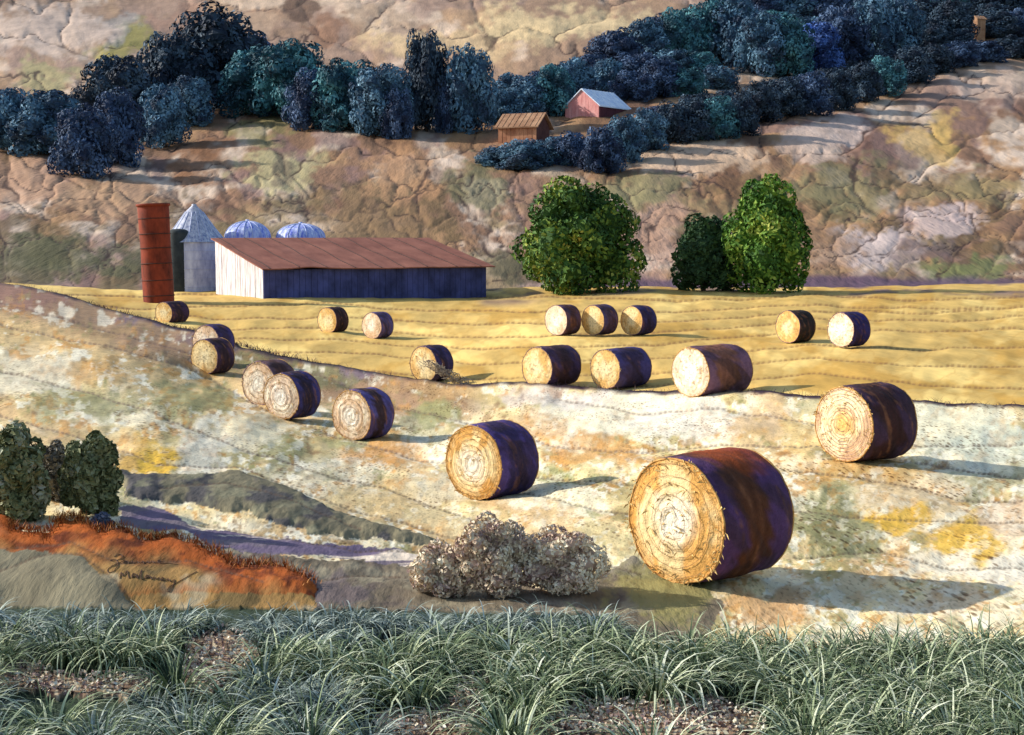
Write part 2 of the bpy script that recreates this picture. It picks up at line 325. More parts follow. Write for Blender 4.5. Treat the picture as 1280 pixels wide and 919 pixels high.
def front_field():
    NR = 400
    de = edge_d(UC); s0 = 1 / 3.2
    # even steps of 1/depth inside the view, a few wide ones towards the viewer's feet
    t = np.concatenate([np.linspace(0, 1, 30, endpoint=False) * 1.0, 1 + np.linspace(0, 1, NR)])
    s1 = 1 / 10.2
    S = np.where(t[:, None] < 1, s0 + (s1 - s0) * t[:, None], s1 + (1 / de[None] - s1) * (t[:, None] - 1))
    Y = 1 / S; X = Y * AZ[None]; Z = ground(X, Y); U, V = proj(X, Y, Z)
    nr = len(t)
    # dyes
    col = np.ones(U.shape + (3,)) * lin((244, 218, 160))
    col = blend(col, (196, 160, 112), sstep(0.45, 0.62, fbm(U / 120, V / 45, 2, 5)) * 0.75)
    col = blend(col, (252, 238, 200), sstep(0.46, 0.62, fbm(U / 90, V / 40, 12, 5)) * 0.8)
    col = blend(col, (154, 146, 88), sstep(0.55, 0.63, fbm(U / 80, V / 42, 22, 5)) * 0.55)
    ev = np.broadcast_to(V[-1][None], V.shape)
    band = (1 - sstep(26, 62, V - ev + 24 * (fbm(U / 60, V / 24, 31) - 0.5))) * (1 - sstep(560, 640, U))
    bc = np.ones_like(col) * lin((172, 138, 104))
    bc = splats(bc, U, V, [(170, 408, 60, 10, (126, 106, 120), 0.9), (270, 428, 50, 9, (104, 88, 104), 0.6), (30, 372, 60, 14, (150, 112, 96), 0.9), (340, 455, 50, 22, (128, 124, 78), 0.9),
                           (420, 470, 50, 16, (126, 122, 84), 0.9), (470, 466, 40, 14, (138, 116, 124), 0.9), (580, 495, 70, 16, (186, 150, 100), 0.9), (120, 420, 50, 18, (176, 144, 100), 0.8)])
    b2 = (1 - sstep(70, 120, V - ev + 40 * (fbm(U / 50, V / 20, 33) - 0.5))) * (1 - sstep(380, 520, U))
    col = col * (1 - 0.72 * b2[..., None]) + lin((222, 186, 126)) * 0.72 * b2[..., None]
    col = col * (1 - band[..., None]) + bc * band[..., None]
    def GRAIN(kk):
        nonlocal col
        for sd, c, lo_, am in ((301, (206, 146, 66), 0.585, 0.6), (305, (146, 108, 70), 0.63, 0.55), (309, (253, 244, 214), 0.575, 0.8), (313, (140, 140, 80), 0.645, 0.5)):
            g = fbm(U / 26, V / 15, sd, 6) * 0.55 + fbm(U / 7, V / 5, sd + 3, 3) * 0.45
            col = blend(col, c, sstep(lo_ - 0.02, lo_ + 0.05, g) * am * kk * (1 - 0.4 * band))
    GRAIN(1.0)
    col = splats(col, U, V, [
        (190, 580, 34, 22, (236, 188, 62), 0.95), (150, 575, 30, 30, (214, 170, 106), 0.6), (90, 505, 70, 24, (150, 148, 100), 0.6), (40, 470, 70, 20, (228, 214, 180), 0.9), (60, 545, 60, 18, (196, 156, 110), 0.5),
        (240, 500, 40, 18, (142, 142, 92), 0.75), (120, 470, 40, 14, (200, 156, 92), 0.7), (345, 560, 36, 20, (148, 148, 98), 0.7), (455, 548, 44, 20, (158, 158, 104), 0.7), (480, 570, 46, 16, (214, 152, 78), 0.75),
        (300, 545, 60, 20, (246, 230, 188), 0.9), (250, 560, 40, 30, (240, 230, 204), 0.8), (420, 600, 40, 20, (226, 210, 170), 0.7), (540, 520, 34, 16, (146, 150, 96), 0.75), (530, 545, 40, 10, (130, 132, 84), 0.5),
        (560, 620, 60, 20, (232, 216, 176), 0.8), (480, 630, 50, 20, (226, 198, 140), 0.7), (700, 540, 70, 22, (196, 142, 80), 0.6), (760, 520, 90, 26, (246, 236, 202), 0.95), (880, 525, 90, 20, (240, 230, 206), 0.9), (690, 500, 60, 14, (218, 204, 196), 0.6),
        (960, 530, 40, 24, (200, 160, 100), 0.7), (760, 575, 70, 12, (212, 156, 84), 0.8), (700, 625, 60, 18, (236, 226, 190), 0.9), (700, 605, 26, 12, (142, 150, 92), 0.7), (660, 655, 60, 22, (208, 172, 120), 0.7), (560, 655, 60, 14, (236, 214, 160), 0.7),
        (740, 680, 50, 24, (196, 180, 130), 0.7), (1170, 540, 90, 24, (238, 230, 194), 0.95), (1240, 560, 60, 20, (212, 214, 188), 0.9), (1010, 545, 30, 26, (226, 196, 130), 0.8), (1080, 590, 70, 14, (206, 166, 102), 0.8),
        (1050, 662, 54, 48, (134, 132, 88), 0.92), (1140, 620, 60, 24, (220, 192, 146), 0.8), (1120, 652, 34, 18, (226, 178, 62), 0.9), (1210, 678, 44, 30, (228, 182, 70), 0.9), (1270, 650, 40, 24, (214, 188, 156), 0.8), (1180, 715, 60, 18, (238, 226, 196), 0.9),
        (1235, 605, 40, 16, (150, 152, 108), 0.6), (1245, 720, 46, 16, (238, 228, 204), 0.9), (830, 748, 70, 40, (144, 136, 84), 0.95), (800, 700, 26, 30, (200, 190, 140), 0.6), (960, 760, 60, 18, (212, 164, 108), 0.85), (1060, 745, 60, 14, (232, 208, 164), 0.8), (890, 750, 30, 14, (226, 200, 150), 0.7), (1180, 755, 60, 16, (232, 206, 166), 0.8)])
    GRAIN(0.35)
    # quilting: puffs between seams, thread on the seams
    bumpz = np.zeros(U.shape); line = np.zeros(U.shape)
    pf = np.full(U.shape, 30.0)
    for L in LINES:
        d, s = linedist(U, V + 5 * (fbm(U / 30, V / 30, 77) - 0.5), L)
        pf = np.minimum(pf, d); line = np.maximum(line, (1 - sstep(0.9, 2.1, d)) * (0.35 + 0.65 * (np.sin(s * 0.95) > -0.2)))
    puff = 1 - np.exp(-pf / 9.0)
    ppm = F / Y                                           # size of a metre at that distance
    wr = (fbm(U / 44, V / 30, 90, 4) - 0.5)
    amp = np.minimum(5.0 / ppm, 0.16)
    bumpz += puff * amp * 1.0 + wr * amp * 1.5
    # regions
    reg = np.zeros(U.shape, int)
    wu = U + 9 * (fbm(U / 18, V / 14, 60, 4) - 0.5) * 2; wv = V + 7 * (fbm(U / 18, V / 14, 66, 4) - 0.5) * 2
    for k, poly in ((2, SOIL), (3, VIOLET), (4, SCRUB), (1, BANK)): reg[inpoly(wu, wv, poly)] = k
    reg[inpoly(U, V, MEADOW)] = 5
    so = np.ones_like(col) * lin((120, 108, 88))
    so = blend(so, (100, 88, 80), sstep(0.45, 0.62, fbm(U / 60, V / 30, 5))); so = blend(so, (158, 148, 122), sstep(0.55, 0.7, fbm(U / 50, V / 20, 6)) * 0.7)
    so = splats(so, U, V, [(830, 740, 60, 40, (142, 134, 84), 0.95), (410, 745, 40, 26, (112, 98, 100), 0.7), (700, 750, 30, 20, (140, 126, 110), 0.8)])
    vi = np.ones_like(col) * lin((122, 110, 118))  # violet grey patch with mauve and pale streaks
    vi = blend(vi, (112, 98, 120), sstep(0.42, 0.58, fbm(U / 70, V / 9, 8))); vi = blend(vi, (232, 214, 190), sstep(0.56, 0.66, fbm(U / 90 + 0.3, V / 7, 9)) * sstep(220, 280, U))
    sc = np.ones_like(col) * lin((124, 116, 90))
    sc = blend(sc, (84, 80, 78), sstep(0.45, 0.6, fbm(U / 36, V / 18, 14))); sc = blend(sc, (136, 132, 104), sstep(0.55, 0.7, fbm(U / 30, V / 14, 15)) * 0.8)
    dtop, _ = linedist(U, V, BANK, True)
    ba = np.ones_like(col) * lin((158, 122, 70))
    ba = blend(ba, (172, 158, 126), sstep(0.5, 0.62, fbm(U / 60, V / 30, 16)) * 0.8)
    ba = blend(ba, (104, 88, 54), sstep(0.52, 0.68, fbm(U / 50, V / 24, 17)) * 0.8)
    tp = 1 - sstep(18, 52, dtop + 26 * (fbm(U / 26, V / 16, 18) - 0.5)); tp *= V < 752
    ba = blend(ba, (170, 86, 30), tp); ba = blend(ba, (104, 48, 20), tp * sstep(0.46, 0.6, fbm(U / 26, V / 12, 19)))
    greyp = inpoly(wu, wv, [(-40, 708), (60, 704), (100, 710), (130, 735), (180, 765), (180, 800), (-40, 800)])
    ba = np.where(greyp[..., None], (lin((128, 120, 96)) * (0.75 + 0.5 * fbm(U / 40, V / 40, 20))[..., None]), ba)
    mdw = np.ones_like(col) * lin((58, 70, 52)); 
    lit = np.zeros(U.shape, bool)
    for P in LITTER: lit |= inpoly(wu, wv, P)
    lc = np.ones_like(col) * lin((150, 122, 96)); lc = blend(lc, (70, 50, 46), sstep(0.48, 0.56, vnoise(U / 3.5, V / 3.5, 21))); lc = blend(lc, (196, 178, 146), sstep(0.62, 0.74, vnoise(U / 3, V / 3, 23)))
    mdw = np.where(lit[..., None], lc, mdw)
    for k, c in ((1, ba), (2, so), (3, vi), (4, sc), (5, mdw)): col = np.where((reg == k)[..., None], c, col)
    raise_ = np.zeros(U.shape)
    for k, poly, h in ((4, SCRUB, 0.10), (1, BANK, 0.12), (2, SOIL, 0.03)):
        d, _ = linedist(wu, wv, poly, True); raise_ += (reg == k) * h * (1 - np.exp(-d / 7.0))
    raise_ *= 1 - sstep(738, 764, V); raise_ += lit * 0.05
    Z = Z + bumpz * np.where(reg == 5, 0.4, 1) + raise_
    # lip along the back edge of the field
    Z += 0.10 * np.exp(-((V - ev) / 7.0) ** 2) * (t[:, None] > 1.2)
    thr = line * np.where(reg == 5, 0, 1)
    tc = np.where((V > 590)[..., None], lin((96, 76, 60)), lin((112, 88, 76)))
    col = col * (1 - 0.62 * thr[..., None]) + tc * 0.62 * thr[..., None]
    ed = 1 - sstep(1.2, 3.4, np.abs(V - ev - 0.8 + 2 * (fbm(U / 12, V / 50, 41) - 0.5)) ); ed *= (t[:, None] > 1.2) * (0.5 + 0.5 * sstep(0.35, 0.5, fbm(U / 40, V / 40, 43)))
    col = col * (1 - ed[..., None]) + lin((62, 44, 56)) * ed[..., None]
    uvw = np.stack([X, Y * 0.28, Z * 0.0], -1)
    # skirt that closes the back edge
    co = np.stack([X, Y, Z], -1)
    sk = co[-1].copy(); sk[:, 2] -= 1.2; sk[:, 1] += 0.05
    co = np.concatenate([co, sk[None]]); col = np.concatenate([col, np.broadcast_to(lin((84, 62, 58)), (1, NC, 3))]); uvw = np.concatenate([uvw, uvw[-1:]]); reg = np.concatenate([reg, reg[-1:]])
    q = gridquads(nr + 1, NC); rf = reg.ravel()[q].max(1) * 0 + np.take(reg.ravel(), q[:, 0])
    names = {0: 'hay_field', 1: 'earth_bank', 2: 'bare_soil', 3: 'violet_patch', 4: 'scrub_slope', 5: 'meadow_floor'}
    C_, K_, W_ = co.reshape(-1, 3), col.reshape(-1, 3), uvw.reshape(-1, 3)
    for k, nm in names.items():
        qq = q[rf == k]; idx, inv = np.unique(qq, return_inverse=True)
        o = mesh_np(nm, C_[idx], inv.reshape(-1, 4), M_FIELD if k in (0,) else M_BANK, K_[idx], uvw=W_[idx]); tag(o, kind='structure')
front_field()

# ---- golden field
def golden_field():
    NR = 110; de = edge_d(UC) - 1.5; t = np.linspace(0, 1, NR)[:, None]
    S = 1 / de[None] + (1 / 120.5 - 1 / de[None]) * t; Y = 1 / S; X = Y * AZ[None]; Z = ground(X, Y); U, V = proj(X, Y, Z)
    col = np.ones(U.shape + (3,)) * lin((210, 174, 98))
    f = fbm(U / 70, V / 26, 101, 5)
    col = blend(col, (238, 204, 122), sstep(0.5, 0.66, f) * 0.9); col = blend(col, (192, 148, 66), sstep(0.54, 0.68, fbm(U / 60, V / 22, 105, 5)) * 0.75)
    fl, _ = cells(U / 46 + 0.6 * fbm(U / 20, V / 20, 3), V / 24 + 0.6 * fbm(U / 20, V / 20, 4), 8)
    col = blend(col, (184, 140, 66), (1 - sstep(0.0, 0.10, fl)) * 0.35)
    pf = np.full(U.shape, 30.0); line = np.zeros(U.shape)
    for k, (a, b, c, d) in enumerate([(366, 372, 374, 372), (378, 392, 384, 382), (390, 408, 392, 384), (402, 424, 402, 396), (412, 440, 414, 412), (424, 458, 434, 436), (444, 476, 452, 458), (470, 490, 470, 486)]):
        L = [(-100, a), (180, (a * 2 + b) / 3 + 3), (420, (a + 2 * b) / 3 - 5), (600, b - 2), (820, (b + c) / 2 + 4), (1020, c - 3), (1150, (c + d) / 2 + 4), (1280, d), (1500, d)]
        dd, s = linedist(U, V + 7 * (fbm(U / 60, V / 30, 110 + k) - 0.5), L); pf = np.minimum(pf, dd)
        line = np.maximum(line, (1 - sstep(0.7, 1.8, dd)) * (0.4 + 0.6 * (np.sin(s * 0.9) > -0.3)))
    ppm = F / Y; amp = np.minimum(4.0 / ppm, 0.2)
    Z = Z + (1 - np.exp(-pf / 6.0)) * amp + (fbm(U / 46, V / 22, 120, 3) - 0.5) * amp * 1.3
    Z -= 0.18 * np.exp(-((t * 12)) ** 2)
    col = col * (1 - 0.7 * line[..., None]) + lin((132, 92, 54)) * 0.7 * line[..., None]
    # bare purple-brown strip under the trees and beside the barn
    strip = sstep(0.5, 0.62, fbm(U / 60, V / 5, 130)) * (1 - sstep(366, 376, V)) * sstep(600, 640, U)
    strip = np.maximum(strip, (1 - sstep(0, 9, np.abs(V - 379))) * sstep(590, 610, U) * (1 - sstep(640, 700, U)) * 0.8)
    col = blend(col, (118, 96, 96), strip * 0.85)
    uvw = np.stack([X, Y * 0.28, Z * 0], -1)
    o = mesh_np('golden_field', np.stack([X, Y, Z], -1).reshape(-1, 3), gridquads(NR, NC), M_GOLD, col.reshape(-1, 3), uvw=uvw.reshape(-1, 3)); tag(o, kind='structure')
golden_field()

# ---- hillside
def hillside():
    ys = np.concatenate([np.linspace(118.6, 126, 12, endpoint=False), np.geomspace(126, 560, 300), np.geomspace(575, 900, 20)])
    Y = np.broadcast_to(ys[:, None], (len(ys), NC)); X = Y * AZ[None]; Z = hill(X, Y); U, V = proj(X, Y, Z)
    hx, hz = X / 3.0, Z * 1.0
    qu, qv = U, V
    wx = (fbm(qu / 44, qv / 44, 201) - 0.5) * 62; wy = (fbm(qu / 44, qv / 44, 207) - 0.5) * 50
    c1, id1 = cells((qu + wx) / 120, (qv + wy) / 52, 3)
    c2, id2 = cells((qu + wx * 1.2) / 66, (qv + wy) / 34, 13)
    low = sstep(190, 250, V)                        # lower slopes are pieced smaller
    e = np.where(low > 0.5, np.minimum(c1, c2 * 0.9), c1); idv = np.where(low > 0.5, 0.5 * id1 + 0.5 * id2, id1)
    col = np.ones(U.shape + (3,)) * lin((160, 124, 88))
    col = blend(col, (134, 102, 80), sstep(0.42, 0.6, fbm(U / 80, V / 50, 211, 5)) * 0.9)
    col = blend(col, (204, 182, 160), sstep(0.52, 0.66, fbm(U / 60 + 3, V / 36, 215, 5)) * 0.9)
    col = blend(col, (132, 104, 98), sstep(0.54, 0.66, fbm(U / 60, V / 40, 219, 5)) * 0.7)
    col = blend(col, (134, 116, 82), sstep(0.52, 0.66, fbm(U / 70, V / 34, 223, 5)) * low * 0.8)
    col = blend(col, (96, 80, 52), sstep(0.50, 0.62, fbm(U / 50, V / 26, 229, 5)) * low * 0.7)
    col = blend(col, (88, 60, 46), sstep(0.58, 0.68, fbm(U / 56, V / 44, 233, 5)) * 0.6)
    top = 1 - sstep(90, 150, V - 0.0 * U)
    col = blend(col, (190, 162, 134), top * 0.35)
    col = splats(col, U, V, [
        (60, 320, 60, 26, (88, 88, 58), 0.85), (150, 335, 36, 18, (84, 84, 58), 0.8), (20, 345, 60, 16, (96, 88, 62), 0.8), (160, 60, 30, 26, (150, 142, 70), 0.8), (140, 40, 26, 20, (150, 146, 138), 0.7), (60, 100, 30, 16, (158, 148, 104), 0.8),
        (350, 215, 46, 22, (176, 164, 120), 0.85), (350, 205, 14, 22, (92, 78, 70), 0.6), (250, 205, 30, 40, (134, 92, 60), 0.8), (600, 230, 40, 30, (112, 108, 76), 0.8), (330, 170, 40, 14, (130, 128, 78), 0.6), (460, 285, 80, 36, (132, 106, 74), 0.8),
        (500, 220, 40, 40, (176, 134, 96), 0.8), (640, 330, 40, 20, (90, 84, 62), 0.85), (700, 245, 60, 26, (150, 118, 92), 0.6), (820, 300, 30, 40, (178, 142, 120), 0.8), (800, 240, 60, 18, (130, 122, 86), 0.8), (860, 200, 80, 20, (206, 176, 146), 0.8),
        (1150, 180, 36, 22, (212, 174, 100), 0.65), (1180, 165, 20, 16, (214, 180, 106), 0.55), (1040, 165, 50, 14, (206, 184, 170), 0.8), (1010, 185, 44, 20, (198, 172, 154), 0.7), (1060, 235, 60, 26, (130, 122, 86), 0.75), (1230, 110, 50, 20, (200, 174, 154), 0.7), (1230, 240, 50, 20, (150, 132, 90), 0.7),
        (1090, 305, 50, 24, (196, 178, 172), 0.8), (1150, 320, 30, 16, (116, 98, 96), 0.7), (1200, 345, 50, 14, (116, 122, 76), 0.85), (1030, 320, 40, 30, (156, 122, 92), 0.7), (1180, 280, 40, 20, (206, 184, 176), 0.7), (560, 60, 90, 16, (200, 172, 130), 0.8), (700, 30, 100, 20, (214, 188, 142), 0.9), (470, 30, 40, 14, (160, 136, 112), 0.7),
        (300, 30, 40, 16, (176, 148, 122), 0.7), (370, 12, 20, 12, (96, 74, 60), 0.9), (400, 40, 30, 12, (130, 94, 70), 0.7), (60, 40, 80, 30, (204, 180, 160), 0.8), (220, 30, 40, 22, (158, 122, 100), 0.7), (30, 230, 60, 30, (186, 146, 116), 0.8), (130, 250, 60, 20, (182, 146, 112), 0.7)], 240, 30)
    hue = (idv - 0.5)[..., None]
    col = np.clip(col * (1 + hue * np.array([0.22, 0.25, 0.30])), 0, 1)
    seam = (1 - sstep(0.008, 0.034, e)) * (0.4 + 0.6 * sstep(0.36, 0.52, fbm(U / 26, V / 26, 251)))
    col = col * (1 - 0.85 * seam[..., None]) + lin((58, 40, 36)) * 0.85 * seam[..., None]
    rim = np.exp(-((e - 0.09) / 0.04) ** 2) * 0.3
    strip = (1 - sstep(4, 14, np.abs(V - 356) + 14 * (fbm(U / 40, V / 10, 255) - 0.5))) * sstep(640, 760, U)
    col = blend(col, (92, 72, 92), strip * 0.85)
    puff = 1 - np.exp(-e / 0.16)
    amp = np.interp(Y, [118, 126, 180, 300, 560], [0.03, 0.24, 0.62, 1.05, 1.6])
    wr = fbm(U / 34, V / 30, 261, 4) - 0.5
    Zd = Z + puff * amp * 0.5 + wr * amp * 0.9
    Xd = X
    uvw = np.stack([X, Z * 0.9 + Y * 0.06, Z * 0], -1)
    o = mesh_np('hillside', np.stack([Xd, Y, Zd], -1).reshape(-1, 3), gridquads(len(ys), NC), M_HILL, col.reshape(-1, 3), uvw=uvw.reshape(-1, 3)); tag(o, kind='structure')
hillside()

# ------------------------------------------------------------------ round bales
def bale(l, r, top, bot, d, side, mid, face, label, group, theta=43, loops=0, ctop=None, flip=1):
    H = bot - top; D = H * d / F; R = D / 2; W = (r - l) * d / F; th = math.radians(theta)
    Lg = max(0.95, (W - D * math.cos(th)) / math.sin(th))
    uc = (l + r) / 2; dc = d + Lg / 2 * math.cos(th); p = np.array([(uc - CU) / F * dc, dc]); A = math.atan2(p[0], p[1]); z = float(ground(p[0], p[1]))
    root = thing('round_bale', label, 'hay bale', (p[0], p[1], z - 0.02 + 0.03), -(A + th), group)
    px = H; ns = 96 if px > 60 else 56; nl = 30 if px > 60 else 16
    sd_ = int(uc * 3 + bot)
    # round side: the bale's shade is put into its purple and brown dye
    ys = np.linspace(-1, 1, nl); ang = np.linspace(0, 2 * math.pi, ns, endpoint=False)
    AA, YY = np.meshgrid(ang, ys); cx, sx = np.cos(AA), np.sin(AA)
    nx, ny = cx * 2.2 + 5, sx * 2.2 + 5
    rr = R * (1 - 0.045 * np.abs(YY) ** 7 + 0.07 * (fbm(nx, YY * 1.6 + ny, sd_, 3) - 0.5) + 0.006 * np.sin(YY * 26 + 3 * vnoise(nx, ny, sd_ + 2)))
    rr = rr * (1 - 0.035 * sstep(0.80, 1.0, -sx)) * (1 + 0.02 * np.cos(2 * AA))
    co = np.stack([rr * cx, YY * Lg / 2 + 0.03 * Lg * (fbm(nx, ny, sd_ + 4) - 0.5), rr * sx + R], -1)
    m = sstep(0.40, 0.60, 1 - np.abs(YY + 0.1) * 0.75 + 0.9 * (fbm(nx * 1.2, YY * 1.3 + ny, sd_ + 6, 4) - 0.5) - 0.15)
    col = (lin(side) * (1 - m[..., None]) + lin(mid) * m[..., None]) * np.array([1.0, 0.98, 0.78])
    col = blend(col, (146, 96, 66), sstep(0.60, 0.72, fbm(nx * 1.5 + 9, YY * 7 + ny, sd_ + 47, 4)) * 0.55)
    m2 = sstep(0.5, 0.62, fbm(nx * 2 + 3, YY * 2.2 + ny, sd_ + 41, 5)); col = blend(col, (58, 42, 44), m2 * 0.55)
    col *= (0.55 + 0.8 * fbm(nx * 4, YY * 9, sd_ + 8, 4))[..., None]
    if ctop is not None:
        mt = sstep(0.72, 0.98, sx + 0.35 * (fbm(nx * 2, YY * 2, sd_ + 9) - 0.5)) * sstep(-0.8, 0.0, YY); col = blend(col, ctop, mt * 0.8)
    mesh_np('wrap', co.reshape(-1, 3), gridquads(nl, ns, True)[:, ::-1], M_SHADED_SIDE, col.reshape(-1, 3), root)  # curved side of the bale, shade coloured into the dye
    # ends: layers of hay wound in a loose spiral
    for sgn in (-1, 1):
        nr = 34 if px > 60 else 14
        if sgn > 0: nr = 8
        rd = np.linspace(0, 1, nr); AA, RR = np.meshgrid(ang, rd); cx, sx = np.cos(AA), np.sin(AA)
        k = 0 if sgn < 0 else nl - 1
        rim = rr[k][None]; Rl = RR * rim
        lx = RR * cx * 2.2; lz = RR * sx * 2.2
        spi = np.sin((RR * 5.2 + 0.35 * fbm(lx, lz, sd_ + 11) + 0.12 * np.cos(AA * 2)) * 2 * math.pi - AA)
        off = 0.05 * R * (1 - RR ** 4) + (0.007 * spi * (1 - RR ** 8) + 0.06 * (fbm(lx * 1.5, lz * 1.5, sd_ + 13) - 0.5)) * R
        yv = co[k, :, 1][None] * RR ** 3 + (sgn * Lg / 2) * (1 - RR ** 3) + sgn * off * (1 - RR ** 6)
        cf = np.ones(RR.shape + (3,)) * lin(face[0])
        cf = blend(cf, face[1], sstep(0.47, 0.60, fbm(lx * 1.0 + 4, lz * 0.6 + 2, sd_ + 15, 4)) * 0.9)
        cf = blend(cf, face[1], sstep(0.74, 0.98, RR + 0.25 * (fbm(lx, lz, sd_ + 17) - 0.5)) * 0.7)
        cf = blend(cf, face[2], sstep(0.1, 0.65, 1 - RR - 0.25 + 0.5 * (fbm(lx * 1.4, lz * 1.4, sd_ + 19) - 0.5)) * 0.9)
        cf = blend(cf, (150, 112, 80), sstep(0.9, 1.0, -spi) * 0.06 * (RR > 0.1))
        if px < 70: cf = blend(cf, (120, 80, 60), (vnoise(lx * 5, lz * 5, sd_ + 23) > 0.74) * 0.35)
        q = gridquads(nr, ns, True)
        mesh_np('end_face', np.stack([Rl * cx, yv, Rl * sx + R], -1).reshape(-1, 3), q if sgn < 0 else q[:, ::-1], M_FACE, cf.reshape(-1, 3), root)
        ring = np.stack([rr[k] * np.cos(ang), co[k, :, 1], rr[k] * np.sin(ang) + R], -1)
        ring = np.concatenate([ring, ring[:2]]) * 1.0
        v, q = tube(ring, R * (0.016 if px > 60 else 0.018) * (1 + 0.5 * (vnoise(np.arange(len(ring)) * 0.6, np.zeros(len(ring)), sd_) - 0.5)), 6)
        mesh_np('edge_cord', v, q, M_CORD if (px > 60 or sgn > 0) else M_PTHREAD, None, root)
        if px > 44 and sgn < 0:
            g_ = np.random.default_rng(sd_); nb = 300 if px > 90 else 140
            ia = g_.integers(0, ns, nb); fr = np.where(g_.random(nb) < 0.6, g_.uniform(0.93, 1.03, nb), np.sqrt(g_.random(nb)) * 0.93)
            p0 = np.stack([rr[k][ia] * fr * np.cos(ang[ia]), -Lg / 2 - 0.05 * R * (1 - np.minimum(fr, 1) ** 4) - 0.004 + 0 * fr, rr[k][ia] * fr * np.sin(ang[ia]) + R], -1)
            dr_ = g_.normal(size=(nb, 3)); dr_[:, 1] = -np.abs(dr_[:, 1]) * 0.5 - 0.1; dr_ /= np.linalg.norm(dr_, axis=1)[:, None]
            ln_ = g_.uniform(0.04, 0.14, nb)[:, None] * R; sd2 = np.cross(dr_, g_.normal(size=(nb, 3))); sd2 /= np.linalg.norm(sd2, axis=1)[:, None]; wd_ = 0.0035 * (d / 16) ** 0.7
            qv = np.stack([p0 - sd2 * wd_, p0 + sd2 * wd_, p0 + dr_ * ln_ * 0.6 + sd2 * wd_ * 0.8 + [0, 0, 0.01], p0 + dr_ * ln_ - np.array([0, 0, 0.25]) * ln_], 1).reshape(-1, 3)
            cw = np.repeat(lin((214, 182, 120)) * g_.uniform(0.8, 1.3, (nb, 1)), 4, axis=0)
            tag(mesh_np('hay_wisps', qv, np.arange(nb * 4).reshape(-1, 4), M_FACE, np.clip(cw, 0, 1), root, smooth=False), kind='stuff')
        if sgn < 0 and loops:
            parts = []
            for j in range(loops):
                f = 0.92 - 0.82 * j / loops; an = np.linspace(0, 2 * math.pi, 80)
                fr = f + 0.05 * (fbm(np.cos(an) * 1.2 + 3 + j, np.sin(an) * 1.2 + 3, sd_ + 31) - 0.5) * 2
                rl = np.interp(an, np.append(ang, 2 * math.pi), np.append(rr[0], rr[0][0])) * fr
                yl = -Lg / 2 * np.ones(80) - 0.05 * R * (1 - fr ** 4) * (1 - fr ** 6) - 0.026 * R
                parts.append(tube(np.stack([rl * np.cos(an), yl, rl * np.sin(an) + R], -1), 0.0028 * (d / 16) ** 0.6, 4))
            v, q = merge(parts); mesh_np('stitched_loops', v, q, M_LOOP if loops < 7 else M_PTHREAD, None, root)
    return root

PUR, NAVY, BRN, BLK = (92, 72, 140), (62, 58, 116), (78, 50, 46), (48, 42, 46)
F1 = ((240, 212, 156), (214, 158, 80), (244, 236, 218)); F2 = ((244, 224, 182), (216, 176, 138), (234, 190, 112)); F3 = ((242, 222, 192), (220, 184, 146), (246, 238, 220))
F4 = ((242, 214, 156), (218, 172, 100), (244, 226, 178)); F5 = ((246, 234, 206), (224, 196, 166), (248, 242, 228))
G1, G2, G3 = 'round bales on the pale near field', 'round bales along the edge of the near field', 'round bales out on the golden field'
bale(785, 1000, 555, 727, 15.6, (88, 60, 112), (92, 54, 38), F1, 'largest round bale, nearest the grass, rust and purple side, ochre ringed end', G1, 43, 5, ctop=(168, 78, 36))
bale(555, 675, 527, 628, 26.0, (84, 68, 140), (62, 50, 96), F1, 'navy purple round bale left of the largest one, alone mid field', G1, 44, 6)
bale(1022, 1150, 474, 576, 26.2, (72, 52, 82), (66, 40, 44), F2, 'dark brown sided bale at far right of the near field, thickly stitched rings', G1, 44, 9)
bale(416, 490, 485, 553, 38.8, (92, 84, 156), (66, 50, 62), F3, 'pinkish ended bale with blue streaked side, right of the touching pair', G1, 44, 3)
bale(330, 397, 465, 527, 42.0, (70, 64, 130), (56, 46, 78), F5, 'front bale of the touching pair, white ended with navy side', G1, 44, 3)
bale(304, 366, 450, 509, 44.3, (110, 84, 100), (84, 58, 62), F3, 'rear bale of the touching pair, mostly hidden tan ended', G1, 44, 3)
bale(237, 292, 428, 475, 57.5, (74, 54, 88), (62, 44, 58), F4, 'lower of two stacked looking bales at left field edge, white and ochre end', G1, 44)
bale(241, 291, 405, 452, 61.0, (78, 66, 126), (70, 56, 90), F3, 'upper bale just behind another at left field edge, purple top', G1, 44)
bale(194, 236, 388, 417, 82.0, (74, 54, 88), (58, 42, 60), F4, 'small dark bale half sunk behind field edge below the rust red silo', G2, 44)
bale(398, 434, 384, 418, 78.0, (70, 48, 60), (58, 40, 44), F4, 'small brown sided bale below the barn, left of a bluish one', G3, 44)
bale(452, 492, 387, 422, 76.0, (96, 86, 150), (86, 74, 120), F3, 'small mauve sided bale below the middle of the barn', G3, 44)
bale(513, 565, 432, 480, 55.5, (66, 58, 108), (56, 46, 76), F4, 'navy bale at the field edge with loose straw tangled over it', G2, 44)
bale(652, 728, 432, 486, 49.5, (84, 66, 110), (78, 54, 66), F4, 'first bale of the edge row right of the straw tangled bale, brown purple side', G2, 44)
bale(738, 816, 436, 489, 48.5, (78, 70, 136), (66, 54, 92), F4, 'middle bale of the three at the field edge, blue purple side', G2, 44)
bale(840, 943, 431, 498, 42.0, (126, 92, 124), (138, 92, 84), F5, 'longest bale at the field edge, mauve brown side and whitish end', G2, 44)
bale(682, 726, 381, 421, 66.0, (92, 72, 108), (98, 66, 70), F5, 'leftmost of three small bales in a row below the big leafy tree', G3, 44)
bale(728, 772, 381, 421, 66.0, (84, 74, 128), (88, 66, 96), F4, 'middle of three small bales in a row below the big leafy tree', G3, 44)
